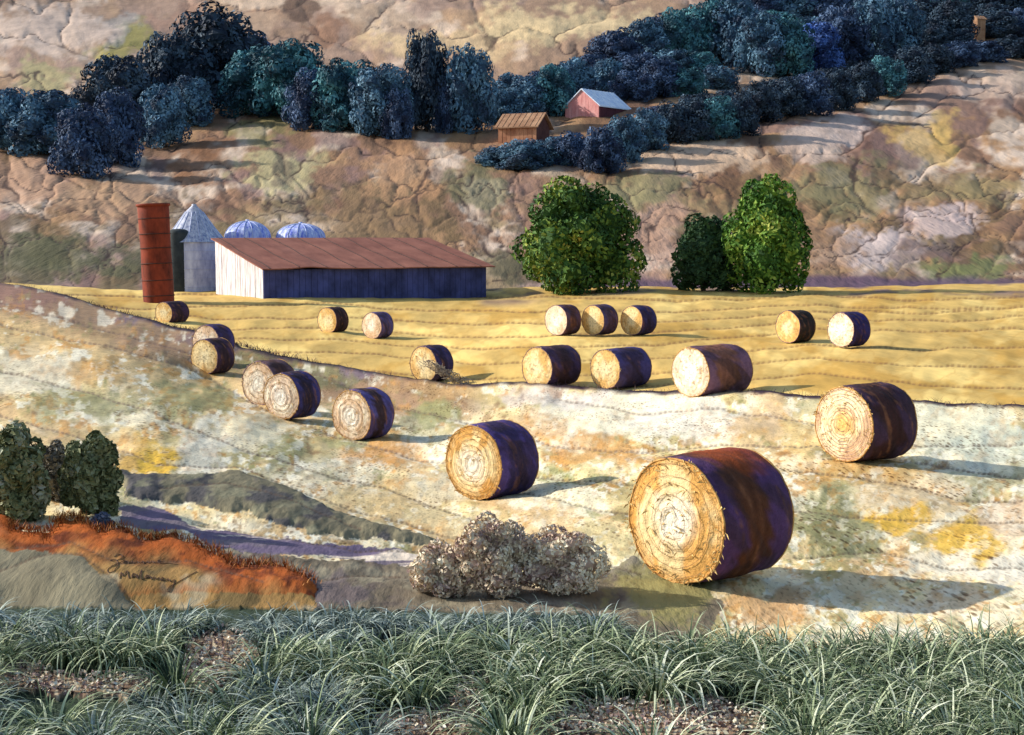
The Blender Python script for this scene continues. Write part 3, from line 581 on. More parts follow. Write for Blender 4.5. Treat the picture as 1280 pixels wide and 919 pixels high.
bale(778, 819, 382, 421, 66.0, (66, 60, 120), (60, 52, 100), F4, 'rightmost of three small bales in a row below the big leafy tree', G3, 44)
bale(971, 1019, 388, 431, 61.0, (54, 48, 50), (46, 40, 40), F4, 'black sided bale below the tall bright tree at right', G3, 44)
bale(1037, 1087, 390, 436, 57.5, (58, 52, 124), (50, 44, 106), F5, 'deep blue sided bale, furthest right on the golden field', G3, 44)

# ------------------------------------------------------------------ farm buildings
def quadbox(bm, p, q):                      # p = four bottom/inner corners, q = four matching outer corners
    vs = [bm.verts.new(tuple(x)) for x in list(p) + list(q)]
    for f in ((0, 1, 2, 3), (7, 6, 5, 4), (0, 4, 5, 1), (1, 5, 6, 2), (2, 6, 7, 3), (3, 7, 4, 0)): bm.faces.new([vs[i] for i in f])
def box(bm, x0, x1, y0, y1, z0, z1):
    quadbox(bm, [(x0, y0, z0), (x1, y0, z0), (x1, y1, z0), (x0, y1, z0)], [(x0, y0, z1), (x1, y0, z1), (x1, y1, z1), (x0, y1, z1)])

M_WHITE = painted('whitewashed_boards', (150, 144, 152), (238, 232, 230), 1.6, (3, 3, 0.35), 0.4)
M_NAVYB = painted('navy_boards', (44, 48, 84), (76, 82, 138), 0.7, (1, 1, 0.7), 0.4)
M_RUST = painted('rusty_sheet_roof', (124, 74, 58), (156, 100, 80), 0.6, (1.2, 0.6, 1), 0.4)
M_SILO = painted('rust_red_silo', (86, 34, 22), (144, 60, 36), 1.1, (1, 1, 0.45), 0.5)
M_DKGRN = painted('blackish_green_steel', (34, 42, 46), (58, 64, 66), 1.0)
M_GALV = painted('pale_blue_steel', (152, 162, 200), (206, 214, 236), 1.3, (1.5, 1.5, 0.5), 0.3, 0.55)
M_GALVR = painted('streaked_blue_roof', (84, 102, 206), (214, 222, 244), 1.5, (2.6, 2.6, 0.6), 0.4, 0.55)
M_GALVT = painted('streaked_grey_roof', (110, 122, 160), (206, 208, 216), 1.8, (2.6, 2.6, 0.5), 0.4, 0.55)
M_SEAM = painted('dark_seam', (56, 36, 34), (82, 54, 46), 3)

def barn():
    c = at(330, 376, 103.0); c[2] = float(ground(c[0], c[1])) - 0.1
    rz = math.radians(30); Lb, Wb = 18.6, 11.0
    root = thing('long_barn', 'long low barn, white end wall, navy front and rust brown roof', 'barn', tuple(c), rz)
    hf, hb = 2.35, 4.45; base = -0.6
    bm = bmesh.new()                                     # navy front wall with board joints
    n = 40
    for i in range(n):
        x0 = i * Lb / n + 0.012; x1 = (i + 1) * Lb / n - 0.012; p = 0.02 * random.random()
        box(bm, x0, x1, -p, 0.12, base, hf + 0.02 * random.random())
    box(bm, 0.05, Lb - 0.05, 0.06, 0.14, base, hf - 0.05)
    obj('front_wall', bm, M_NAVYB, root)
    bm = bmesh.new(); n = 20                             # white end wall: vertical boards with a sloping head
    for i in range(n):
        y0 = 0.15 + i * (Wb - 0.15) / n + 0.02; y1 = 0.15 + (i + 1) * (Wb - 0.15) / n - 0.02; p = 0.05 * random.random()
        z0, z1 = hf + (hb - hf) * y0 / Wb, hf + (hb - hf) * y1 / Wb
        quadbox(bm, [(-p, y0, base), (0.12, y0, base), (0.12, y1, base), (-p, y1, base)], [(-p, y0, z0), (0.12, y0, z0), (0.12, y1, z1), (-p, y1, z1)])
    quadbox(bm, [(0.06, 0.2, base), (0.14, 0.2, base), (0.14, Wb, base), (0.06, Wb, base)], [(0.06, 0.2, hf), (0.14, 0.2, hf), (0.14, Wb, hb - 0.05), (0.06, Wb, hb - 0.05)])
    obj('end_wall', bm, M_WHITE, root)
    bm = bmesh.new(); box(bm, 0.1, Lb, Wb - 0.12, Wb, base, hb - 0.05); quadbox(bm, [(Lb - 0.12, 0.2, base), (Lb, 0.2, base), (Lb, Wb - 0.2, base), (Lb - 0.12, Wb - 0.2, base)], [(Lb - 0.12, 0.2, hf), (Lb, 0.2, hf), (Lb, Wb - 0.2, hb - 0.1), (Lb - 0.12, Wb - 0.2, hb - 0.1)])
    obj('rear_wall', bm, M_NAVYB, root)
    nx, ny = 60, 14                                      # roof sheet with a sagging eave
    gx, gy = np.meshgrid(np.linspace(-0.25, Lb + 0.55, nx), np.linspace(-0.5, Wb + 0.3, ny))
    sag = 0.10 * (fbm(gx / 2.5, gy / 3, 5) - 0.5) + 0.12 * np.exp(-((gx - 3.5) / 1.4) ** 2) * (1 - gy / Wb)
    gz = hf + 0.10 + (hb - hf) * gy / Wb + sag
    up = np.stack([gx, gy, gz + 0.08], -1); lo = np.stack([gx, gy, gz], -1)
    co = np.concatenate([up.reshape(-1, 3), lo.reshape(-1, 3)]); k = nx * ny; q = gridquads(ny, nx)
    rim = list(range(nx)) + [j * nx + nx - 1 for j in range(1, ny)] + [(ny - 1) * nx + i for i in range(nx - 2, -1, -1)] + [j * nx for j in range(ny - 2, 0, -1)]
    sk = np.array([[rim[i], rim[i - 1], rim[i - 1] + k, rim[i] + k] for i in range(len(rim))])
    roof = mesh_np('roof', co, np.concatenate([q, q[:, ::-1] + k, sk]), M_RUST, None, root, smooth=False)
    parts = []
    for i in range(9):
        x0 = 0.6 + i * Lb / 8.6 + random.uniform(-0.4, 0.4); yy = np.linspace(-0.45, Wb + 0.2, 24); xx = x0 + 0.08 * np.sin(yy * 0.8 + i)
        zz = hf + 0.10 + (hb - hf) * yy / Wb + 0.10 * (fbm(xx / 2.5, yy / 3, 5) - 0.5) + 0.12 * np.exp(-((xx - 3.5) / 1.4) ** 2) * (1 - yy / Wb) + 0.09
        parts.append(tube(np.stack([xx, yy, zz], -1), 0.045, 5))
    v, q = merge(parts); mesh_np('roof_seam', v, q, M_SEAM, None, roof)
barn()

def drum(bm, r, z0, z1, seg=40, r2=None):
    a = [bm.verts.new((r * math.cos(2 * math.pi * i / seg), r * math.sin(2 * math.pi * i / seg), z0)) for i in range(seg)]
    r2 = r if r2 is None else r2
    b = [bm.verts.new((r2 * math.cos(2 * math.pi * i / seg), r2 * math.sin(2 * math.pi * i / seg), z1)) for i in range(seg)]
    for i in range(seg): bm.faces.new((a[i], a[(i + 1) % seg], b[(i + 1) % seg], b[i]))
    return a, b
def hoop(r, z, t=0.04, seg=48):
    an = np.linspace(0, 2 * math.pi, seg + 1); return tube(np.stack([r * np.cos(an), r * np.sin(an), np.full(seg + 1, z)], -1), t, 5)
def lathe(prof, seg=48, ripple=0.0, nrip=24):
    p = np.array(prof); an = np.linspace(0, 2 * math.pi, seg, endpoint=False)
    rr = p[:, 0:1] * (1 + ripple * np.cos(an * nrip)[None]); 
    return np.stack([rr * np.cos(an), rr * np.sin(an), np.broadcast_to(p[:, 1:2], rr.shape)], -1).reshape(-1, 3), gridquads(len(p), seg, True)

c = at(199, 378, 101.0); z = float(ground(c[0], c[1]))
s = thing('tower_silo', 'tall rust red cylindrical silo leaning slightly at left of the barn', 'silo', (c[0], c[1], z - 0.2)); s.rotation_euler = (0, math.radians(-2.2), 0)
v, q = lathe([(1.08, 0), (1.10, 2), (1.06, 4), (1.09, 6), (1.10, 7.15), (1.02, 7.3), (0.9, 7.22), (0.0001, 7.15)]); mesh_np('wall', v, q, M_SILO, None, s)
for h in (0.8, 1.9, 3.1, 4.2, 5.2, 6.3):
    v, q = hoop(1.1, h, 0.035); mesh_np('hoop', v, q, M_SEAM, None, s)
v, q = lathe([(1.06, 7.16), (1.2, 7.18), (1.2, 7.34), (1.04, 7.36)]); mesh_np('rim', v, q, M_SILO, None, s)

c = at(225, 368, 116.5); z = float(ground(c[0], c[1]))
s = thing('tower_silo', 'blackish narrow silo between the rust red silo and the steel bin', 'silo', (c[0], c[1], z - 0.2))
v, q = lathe([(0.92, 0), (0.92, 5.1), (0.84, 5.3), (0.5, 5.43), (0.0001, 5.48)]); mesh_np('wall', v, q, M_DKGRN, None, s)
for h in (1.2, 2.5, 3.8, 4.9):
    v, q = hoop(0.88, h, 0.03); mesh_np('hoop', v, q, M_DKGRN, None, s)

def bin_(u, d, r, hw, hr, label, dome, mr, zoff=0):
    c = at(u, 370, d); z = float(ground(c[0], c[1]))
    s = thing('grain_bin', label, 'grain bin', (c[0], c[1], z - 0.2), 0, 'steel grain bins behind the barn')
    v, q = lathe([(r, 0), (r, hw)], 64); mesh_np('wall', v, q, M_GALV, None, s)
    for h in np.arange(0.6, hw, 0.75):
        v, q = hoop(r, h, 0.03); mesh_np('hoop', v, q, M_GALV, None, s)
    if dome: prof = [(r * 1.07, hw - 0.08)] + [(r * 1.05 * math.cos(a), hw + hr * math.sin(a) ** 0.9) for a in np.linspace(0.02, 1.5, 12)] + [(0.16, hw + hr), (0.16, hw + hr + 0.14), (0.0001, hw + hr + 0.16)]
    else: prof = [(r * 1.08, hw - 0.08), (r * 0.72, hw + hr * 0.34), (r * 0.3, hw + hr * 0.82), (0.2, hw + hr), (0.2, hw + hr + 0.12), (0.0001, hw + hr + 0.15)]
    v, q = lathe(prof, 96, 0.012, 24); rf = mesh_np('roof', v, q, mr, None, s)
    parts = []
    pr = np.array(prof[:-3])
    for k in range(16):
        a = 2 * math.pi * k / 16; parts.append(tube(np.stack([pr[:, 0] * math.cos(a), pr[:, 0] * math.sin(a), pr[:, 1] + 0.02], -1), 0.035, 4))
    v, q = merge(parts); mesh_np('rib', v, q, M_GALV, None, rf)
bin_(245, 118.2, 2.45, 4.4, 2.95, 'big pale steel bin with a tall grey conical roof beside the silos', False, M_GALVT)
bin_(311, 120.0, 1.85, 4.45, 1.45, 'left one of two low blue domed bins showing above the barn roof', True, M_GALVR)
bin_(377, 121.0, 2.0, 4.45, 1.25, 'right one of two low blue domed bins showing above the barn roof', True, M_GALVR)

def gable(name, label, cat, p, rz, L, W, h, rise, mats, over=0.4, hip=False):
    """long axis on local x, front long wall at y = 0, gable end at x = 0"""
    root = thing(name, label, cat, tuple(p), rz); t = 0.15
    bm = bmesh.new(); n = max(8, int(L / 0.7))
    for i in range(n): box(bm, i * L / n + 0.02, (i + 1) * L / n - 0.02, -0.05 * random.random(), t, -2, h)
    obj('long_wall', bm, mats[0], root); bm = bmesh.new(); box(bm, 0.1, L - 0.1, W - t, W, -2, h); obj('rear_wall', bm, mats[0], root)
    for x, nm, m in ((0, 'end_wall', mats[1]), (L - t, 'far_end_wall', mats[3] if len(mats) > 3 else mats[1])):
        bm = bmesh.new(); n = max(8, int(W / 0.7)); w2 = W - 2 * t
        for i in range(n):
            y0 = t + i * w2 / n + 0.02; y1 = t + (i + 1) * w2 / n - 0.02
            z0 = h + rise * (1 - abs(y0 / W * 2 - 1)); z1 = h + rise * (1 - abs(y1 / W * 2 - 1)); q = 0.05 * random.random()
            quadbox(bm, [(x - q, y0, -2), (x + t, y0, -2), (x + t, y1, -2), (x - q, y1, -2)], [(x - q, y0, z0), (x + t, y0, z0), (x + t, y1, z1), (x - q, y1, z1)])
        obj(nm, bm, m, root)
    bm = bmesh.new(); o2 = over; e = rise * 2 / W * o2
    for s in (0, 1):
        ye, yr = (-o2, W / 2) if s == 0 else (W + o2, W / 2)
        x0, x1 = -o2, L + o2
        quadbox(bm, [(x0, ye, h - e + 0.06), (x1, ye, h - e + 0.06), (x1, yr, h + rise + 0.06), (x0, yr, h + rise + 0.06)], [(x0, ye, h - e + 0.26), (x1, ye, h - e + 0.26), (x1, yr, h + rise + 0.26), (x0, yr, h + rise + 0.26)])
    rf = obj('roof', bm, mats[2], root)
    parts = []
    for i in range(int(L / 0.9) + 1):
        x = i * L / int(L / 0.9); parts.append(tube([(x, -o2, h - e + 0.28), (x, W / 4, h + rise / 2 + 0.28), (x, W / 2, h + rise + 0.28)], 0.05, 4))
    v, q = merge(parts); mesh_np('roof_rib', v, q, mats[2], None, rf)
    return root
M_PINK = painted('faded_red_boards', (206, 130, 126), (232, 168, 160), 1.0, (1, 1, 0.5))
M_MAROON = painted('maroon_boards', (76, 36, 46), (98, 50, 56), 0.6)
M_ICE = painted('pale_blue_tin_roof', (196, 212, 236), (236, 242, 248), 1.0, rough=0.5)
M_ORNG = painted('weathered_orange_boards', (138, 84, 58), (190, 138, 104), 0.5, (1, 1, 0.6))
M_UMBER = painted('dark_umber_boards', (72, 42, 40), (100, 64, 58), 0.6)
M_TANR = painted('straw_tan_roof', (138, 100, 74), (180, 142, 110), 0.5)
p = on_hill(748, 151)
gable('gabled_barn', 'faded red barn with a pale tin roof on the hillside', 'barn', (p[0] + 0.2, p[1], p[2]), math.radians(52), 9.8, 7.6, 2.5, 3.0, [M_MAROON, M_PINK, M_ICE], 0.25)
p = on_hill(640, 181)
gable('wooden_shed', 'weathered orange shed with a tan roof below the red barn', 'shed', (p[0] - 2.2, p[1], p[2] - 0.2), math.radians(-24), 6.6, 5.6, 3.0, 2.0, [M_ORNG, M_ORNG, M_TANR, M_UMBER], 0.5)

# tiny hut high among the trees
p = on_hill(1221, 52)
gable('hut', 'tiny tan hut high up among the dark trees at upper right', 'hut', tuple(p), math.radians(20), 2.7, 2.5, 6.0, 0.8, [M_TANR, M_TANR, M_TANR], 0.3)

# ------------------------------------------------------------------ trees
def crown_mesh(rx, ry, h, seed, nleaf, leaf, shape='round', lobes=26, drop=0.02, rough=0.55, clump=0.55):
    """leaf faces spread over and through uneven lobes; returns verts, quads, val (val = clump tint)"""
    r = np.random.default_rng(seed)
    cen, rad = [], []
    for i in range(lobes):
        t = (i + 0.5) / lobes; zz = 0.10 + 0.80 * t
        if shape == 'round': w_ = math.sin(math.pi * (0.26 + 0.70 * zz)) ** 0.9
        elif shape == 'poplar': w_ = math.sin(math.pi * (0.12 + 0.84 * zz)) ** 0.5
        elif shape == 'cone': w_ = (1.02 - zz) ** 0.55
        else: w_ = (1 - (2 * zz - 0.9) ** 2 * 0.55)
        a = i * 2.399 + r.uniform(-0.5, 0.5); k = (0.62 + 0.25 * r.random()) * w_
        s_ = r.uniform(0.26, 0.42) * (0.55 + 0.45 * w_)
        cen.append((rx * k * math.cos(a) * (1 - s_ * 0.45), ry * k * math.sin(a) * (1 - s_ * 0.45), h * zz * (1 - 0.10))); rad.append(s_)
    cen.append((0, 0, h * 0.5)); rad.append(0.62); cen.append((0, 0, h * 0.28)); rad.append(0.55); cen.append((0, 0, h * 0.70)); rad.append(0.34)
    cen = np.array(cen); rad = np.array(rad)
    wts = rad ** 2; pick = r.choice(len(cen), nleaf, p=wts / wts.sum())
    dirv = r.normal(size=(nleaf, 3)); dirv /= np.linalg.norm(dirv, axis=1)[:, None]
    sc_ = np.array([rx, ry, h * 0.42])
    pos = cen[pick] + dirv * rad[pick][:, None] * sc_ * (r.uniform(0.80, 1.06, nleaf)[:, None])
    pos[:, 2] = np.maximum(pos[:, 2], h * drop * r.random(nleaf))
    # keep leaves that are not buried
    q = (pos[:, None] - cen[None]) / (rad[None, :, None] * sc_); ins = ((q ** 2).sum(-1) < 0.55).any(1)
    pos, dirv = pos[~ins], dirv[~ins]; n = len(pos)
    nrm = dirv + r.normal(size=(n, 3)) * rough; nrm /= np.linalg.norm(nrm, axis=1)[:, None]
    tan = np.cross(nrm, r.normal(size=(n, 3))); tan /= np.linalg.norm(tan, axis=1)[:, None]; bt = np.cross(nrm, tan)
    L = leaf * r.uniform(0.6, 1.4, n)[:, None]
    quad = np.stack([pos - tan * L, pos - bt * L * 0.55 + nrm * L * 0.2, pos + tan * L, pos + bt * L * 0.55 + nrm * L * 0.2], 1)
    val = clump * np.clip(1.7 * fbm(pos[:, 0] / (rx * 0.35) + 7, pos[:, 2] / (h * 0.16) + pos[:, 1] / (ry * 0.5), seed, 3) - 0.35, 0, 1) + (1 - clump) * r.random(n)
    co = quad.reshape(-1, 3); qs = np.arange(n * 4).reshape(-1, 4); vv = np.repeat(val, 4)
    # inner foliage mass
    ni, nj = 20, 28
    th = np.linspace(0.02, math.pi - 0.02, ni); ph = np.linspace(0, 2 * math.pi, nj, endpoint=False); PH, TH = np.meshgrid(ph, th)
    dv = np.stack([np.sin(TH) * np.cos(PH), np.sin(TH) * np.sin(PH), np.cos(TH)], -1).reshape(-1, 3)
    c0 = np.array([0, 0, h * 0.46]); base = np.zeros(len(dv))
    for st in np.linspace(0.05, 1.6, 60):
        pt = c0 + dv * st * np.array([rx, ry, h * 0.6])
        qq = (pt[:, None] - cen[None]) / (rad[None, :, None] * sc_); inn = ((qq ** 2).sum(-1) < 0.62).any(1)
        base = np.where(inn, st, base)
    cc = c0 + dv * (base * 0.86)[:, None] * np.array([rx, ry, h * 0.6]); cc[:, 2] = np.maximum(cc[:, 2], 0)
    sx_ = np.percentile(np.abs(co[:, 0]), 99); sy_ = np.percentile(np.abs(co[:, 1]), 99); sz_ = np.percentile(co[:, 2], 99.6)
    fit = np.array([rx / sx_, ry / sy_, h / sz_]); co = co * fit; cc = cc * fit
    co2 = np.concatenate([co, cc]); qs2 = np.concatenate([qs, gridquads(ni, nj, True) + len(co)])
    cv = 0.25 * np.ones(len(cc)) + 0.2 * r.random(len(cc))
    return co2, qs2, np.concatenate([vv, cv])
M_TRUNK = painted('bark', (60, 46, 38), (96, 78, 62), 3, (1, 1, 0.3), 0.6)
def trunk_mesh(h, r, seed):
    rr = np.random.default_rng(seed); parts = []
    z = np.linspace(-0.4, h * 0.75, 9); parts.append(tube(np.stack([0.03 * h * np.sin(z / h * 4 + seed), 0.02 * h * np.sin(z / h * 5), z], -1), np.interp(z, [-0.4, 0.3, h * 0.75], [r * 1.5, r, r * 0.25]), 8))
    for k in range(6):
        a = k * 2.4 + rr.uniform(-0.4, 0.4); z0 = h * (0.18 + 0.08 * k); s = np.linspace(0, 1, 6)
        ln = h * 0.24
        parts.append(tube(np.stack([np.cos(a) * ln * s, np.sin(a) * ln * s, z0 + h * 0.14 * s ** 1.4], -1), np.interp(s, [0, 1], [r * 0.5, r * 0.12]), 5))
    return merge(parts)
def tree(name, label, cat, base, rx, ry, h, seed, nleaf, leaf, mat, shape='round', group=None, lobes=26, rz=0):
    root = thing(name, label, cat, tuple(base), rz, group)
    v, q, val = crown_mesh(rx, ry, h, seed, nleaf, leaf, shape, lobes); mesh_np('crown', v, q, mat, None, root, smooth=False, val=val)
    v, q = trunk_mesh(h, h * 0.03, seed); mesh_np('trunk', v, q, M_TRUNK, None, root)
    return root
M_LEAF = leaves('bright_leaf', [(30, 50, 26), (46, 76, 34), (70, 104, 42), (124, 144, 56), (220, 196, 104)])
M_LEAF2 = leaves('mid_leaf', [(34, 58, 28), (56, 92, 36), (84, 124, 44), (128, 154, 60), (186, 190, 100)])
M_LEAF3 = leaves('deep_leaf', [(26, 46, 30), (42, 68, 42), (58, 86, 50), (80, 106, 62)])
def px_tree(name, label, cat, l, r, top, bot, d, seed, nleaf, leaf, mat, shape, group=None, lobes=26):
    p = at((l + r) / 2, bot, d); z = float(ground(p[0], p[1])); rx = (r - l) / 2 * d / F; h = (bot - top) * d / F
    return tree(name, label, cat, (p[0], p[1], z), rx, rx * 0.95, h, seed, nleaf, leaf, mat, shape, group, lobes)
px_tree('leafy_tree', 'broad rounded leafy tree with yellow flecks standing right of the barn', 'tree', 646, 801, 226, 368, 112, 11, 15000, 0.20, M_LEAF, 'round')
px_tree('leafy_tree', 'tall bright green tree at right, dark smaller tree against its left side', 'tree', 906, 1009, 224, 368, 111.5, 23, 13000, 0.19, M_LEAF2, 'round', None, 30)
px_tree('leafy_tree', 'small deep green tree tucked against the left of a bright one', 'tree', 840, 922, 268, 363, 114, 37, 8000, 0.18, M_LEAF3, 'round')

# dark trees on the hillside
M_DARK = leaves('blue_green_leaf', [(30, 38, 52), (46, 62, 80), (66, 92, 108), (92, 122, 138), (124, 152, 166)], objtint=True)
protos = {}
def dark_tree(u, vb, w, h_, tint, label, shape='round', group='dark trees scattered over the hillside', name='hill_tree'):
    p = on_hill(u, vb); d = p[1]; k = (shape, random.randint(0, 3))
    if k not in protos:
        v, q, val = crown_mesh(1, 1, 2, 100 + len(protos) * 7, 7000, 0.052, shape, 22, 0.02, 0.32, 0.8)
        cr = mesh_np('crown', v, q, M_DARK, None, None, smooth=False, val=val); tv, tq = trunk_mesh(2, 0.06, 3); tr = mesh_np('trunk', tv, tq, M_TRUNK)
        protos[k] = (cr, tr); first = True
    else: first = False
    root = thing(name, label, 'tree', (p[0], p[1], p[2] - 0.4), random.uniform(0, 6), group)
    root.scale = (w / 2 * d / F, w / 2 * d / F, h_ * 1.04 * d / F / 2)
    for o in protos[k]:
        c = o if first else o.copy()
        if not first: COL.objects.link(c)
        c.parent = root; c.color = (*tint, 1)
    return root
TEAL, SLATE, NV, BK, BL = (0.80, 1.28, 1.12), (1.12, 1.24, 1.34), (0.74, 0.70, 0.96), (0.50, 0.48, 0.54), (0.9, 1.0, 2.0)
LEFT = [ # u, foot row, width, height, tint, words
    (12, 190, 60, 74, SLATE, 'slate blue tree at the far left end of the left hand grove'), (62, 196, 84, 76, SLATE, 'wide slate blue tree in front at left, its crown streaked pale'),
    (8, 150, 56, 36, NV, 'low navy tree top behind the slate trees at far left'), (70, 150, 70, 34, BK, 'low black tree behind the wide slate tree'),
    (108, 222, 70, 84, NV, 'lowest navy tree of the left grove, reaching furthest down the slope'), (148, 208, 62, 90, NV, 'navy tree right of the lowest tree in the left grove'), (150, 160, 84, 84, BK, 'black tree with a flat top on the left of the tallest pair'),
    (205, 184, 56, 74, SLATE, 'slate mottled tree at the notch of the left grove'), (215, 150, 72, 100, BK, 'black tree left of the tallest crown in the grove'),
    (240, 160, 56, 60, SLATE, 'small slate tree below the tallest black crown'), (272, 136, 112, 116, BK, 'tallest and blackest crown of the left grove'), (318, 120, 62, 70, NV, 'navy tree on the right shoulder of the blackest crown'),
    (320, 146, 74, 82, TEAL, 'teal tree just right of the blackest crown'), (366, 150, 84, 90, TEAL, 'broad teal tree in the middle of the hillside grove'), (392, 164, 56, 72, NV, 'navy tree between the two teal crowns'),
    (434, 166, 72, 84, TEAL, 'pale teal tree left of the two narrow trees'), (474, 172, 64, 84, SLATE, 'dark slate tree beside the black narrow tree'), (498, 176, 36, 60, NV, 'slender navy tree at the foot of the black narrow tree'),
    (533, 166, 58, 116, BK, 'black narrow upright tree, taller of the upright pair'), (562, 168, 36, 70, NV, 'thin navy tree between the two upright trees'), (587, 167, 66, 100, SLATE, 'slate blue upright tree left of the orange shed')]
for t_ in LEFT:
    t_ = (t_[0], t_[1], t_[2] * (1.05 if 'upright' in t_[5] else 1.2), t_[3] * 1.04) + t_[4:]
    dark_tree(*t_[:5], t_[5], 'poplar' if 'narrow' in t_[5] or 'upright tree left' in t_[5] else 'round')
bx = [ # upper belt behind the two hill buildings: u, foot, w, h, tint
    (628, 158, 44, 40, SLATE), (660, 150, 50, 46, SLATE), (692, 146, 50, 54, TEAL), (718, 132, 46, 50, SLATE), (700, 120, 50, 34, NV), (742, 112, 50, 38, NV), (772, 92, 50, 46, NV), (806, 84, 52, 50, SLATE),
    (790, 128, 50, 34, NV), (826, 122, 52, 42, NV), (846, 84, 50, 60, TEAL), (880, 80, 56, 66, TEAL), (858, 122, 46, 32, TEAL), (896, 114, 46, 28, SLATE),
    (916, 84, 56, 76, SLATE), (950, 96, 58, 66, SLATE), (985, 98, 58, 64, TEAL), (1020, 94, 54, 56, BL), (1050, 88, 60, 66, NV), (1085, 80, 60, 70, SLATE), (1120, 74, 60, 66, SLATE), (905, 40, 50, 38, TEAL), (945, 36, 56, 40, NV), (990, 34, 60, 42, SLATE), (1030, 34, 60, 44, NV), (1070, 30, 60, 40, SLATE), (1110, 28, 60, 44, SLATE), (1150, 40, 56, 36, BK),
    (1160, 66, 46, 30, BK), (1190, 54, 54, 44, BK), (1182, 22, 50, 30, TEAL), (1220, 22, 60, 40, BK), (1262, 24, 60, 46, BK), (1245, 50, 50, 30, BK), (1272, 52, 44, 34, NV), (1200, 60, 30, 20, BK)]
WORDS = {id(TEAL): 'teal green', id(SLATE): 'slate grey', id(NV): 'navy', id(BK): 'black', id(BL): 'bright blue'}
bx += [(640, 132, 46, 34, SLATE), (676, 128, 50, 34, NV), (760, 120, 40, 40, SLATE), (800, 106, 52, 34, NV), (840, 104, 56, 36, SLATE), (874, 104, 50, 34, TEAL), (760, 74, 46, 26, NV), (826, 62, 52, 36, NV), (866, 58, 56, 40, TEAL), (905, 62, 50, 44, SLATE), (970, 66, 60, 44, TEAL), (1004, 68, 60, 40, SLATE), (1044, 64, 60, 40, NV), (1080, 56, 60, 40, SLATE), (1116, 54, 60, 40, SLATE), (1140, 88, 40, 26, BK), (1100, 92, 40, 26, BK), (1240, 38, 50, 28, BK), (925, 18, 50, 26, TEAL), (965, 14, 56, 30, SLATE), (1010, 12, 60, 30, NV), (1055, 10, 60, 34, SLATE), (1100, 8, 60, 34, NV)]
for u, vb, w_, h_, tn in bx:
    w_, h_ = w_ * 1.22, h_ * 1.15
    if tn is BL: lb = 'bright blue tree among the slate and teal crowns of the upper belt'
    elif u > 1140: lb = f'{WORDS[id(tn)]} tree near the tiny tan hut at upper right'
    elif u < 735: lb = f'{WORDS[id(tn)]} tree of the belt directly left of the red barn'
    elif u < 870: lb = f'{WORDS[id(tn)]} tree of the belt rising just right of the red barn'
    else: lb = f'{WORDS[id(tn)]} tree high in the broad upper belt'
    dark_tree(u, vb, w_, h_, tn, lb, group='trees of the upper hillside belt')
lo = [(622, 208, 50, 24, SLATE), (655, 213, 56, 36, SLATE), (690, 208, 46, 34, SLATE), (716, 210, 46, 42, NV), (752, 218, 46, 54, NV), (778, 204, 46, 54, SLATE), (806, 190, 46, 48, SLATE), (838, 180, 46, 48, BK), (866, 178, 48, 48, BK), (896, 176, 48, 50, TEAL), (924, 172, 40, 50, BK),
      (946, 152, 48, 44, BK), (980, 148, 50, 46, BK), (1012, 146, 50, 50, NV), (1044, 138, 48, 46, BK), (1076, 128, 48, 44, BK), (1106, 120, 46, 44, TEAL), (1136, 106, 46, 40, BK), (1166, 94, 46, 34, BK), (1198, 86, 46, 30, NV), (1230, 80, 46, 26, NV), (1264, 74, 48, 26, BK)]
lo += [(822, 160, 40, 26, NV), (930, 148, 40, 26, BK), (870, 150, 50, 30, BK), (905, 146, 50, 30, BK), (965, 128, 50, 26, BK), (1000, 122, 50, 26, NV), (1035, 114, 50, 26, BK), (1070, 106, 50, 26, BK)]
for u, vb, w_, h_, tn in lo:
    w_, h_ = w_ * 1.2, h_ * 1.1
    if u < 735: lb = f'{WORDS[id(tn)]} low tree of the dark belt below the orange shed'
    elif u < 935: lb = f'{WORDS[id(tn)]} tree of the lower belt where it dips below the red barn'
    else: lb = f'{WORDS[id(tn)]} tree of the lower belt climbing to the right edge'
    dark_tree(u, vb, w_, h_, tn, lb, group='trees of the lower hillside belt')

# ------------------------------------------------------------------ foreground shrubs
M_SHRUB = leaves('olive_leaf', [(62, 68, 44), (92, 98, 62), (118, 122, 82), (140, 144, 110), (164, 166, 150)])
M_SHRUBG = leaves('ash_leaf', [(70, 66, 62), (108, 102, 92), (140, 132, 116), (168, 158, 136)])
M_SHRUBB = leaves('blue_leaf', [(48, 54, 76), (80, 90, 116), (120, 128, 140)])
M_SAGE = leaves('dry_sage_leaf', [(98, 72, 70), (180, 152, 140), (212, 192, 164), (232, 220, 192), (242, 238, 218)])
def shrub(name, label, l, r, top, bot, d, seed, nleaf, leaf, mat, group=None):
    p = at((l + r) / 2, bot, d); z = float(ground(p[0], p[1])); rx = (r - l) / 2 * d / F; h = (bot - top) * d / F
    root = thing(name, label, 'shrub', (p[0], p[1], z + 0.03), 0, group)
    v, q, val = crown_mesh(rx, rx * 0.8, h, seed, nleaf, leaf, 'wide', 20); mesh_np('foliage', v, q, mat, None, root, smooth=False, val=val)
    v, q = trunk_mesh(h, h * 0.03, seed); mesh_np('stem', v, q, M_TRUNK, None, root)
GS = 'shrubs at the left edge above the rust bank'
shrub('shrub', 'olive green shrub cut by the left edge, above the rust bank', -22, 62, 540, 664, 17.3, 51, 6500, 0.045, M_SHRUB, GS)
shrub('shrub', 'olive green lobed shrub right of another, pale gap between them', 78, 154, 548, 652, 17.6, 57, 6500, 0.042, M_SHRUB, GS)
shrub('shrub', 'ash grey bush wedged behind two olive shrubs', 44, 92, 554, 630, 18.4, 61, 3000, 0.04, M_SHRUBG, GS)
shrub('shrub', 'little bluish bush on top of the rust bank', 114, 142, 650, 672, 16.9, 67, 1200, 0.025, M_SHRUBB, GS)
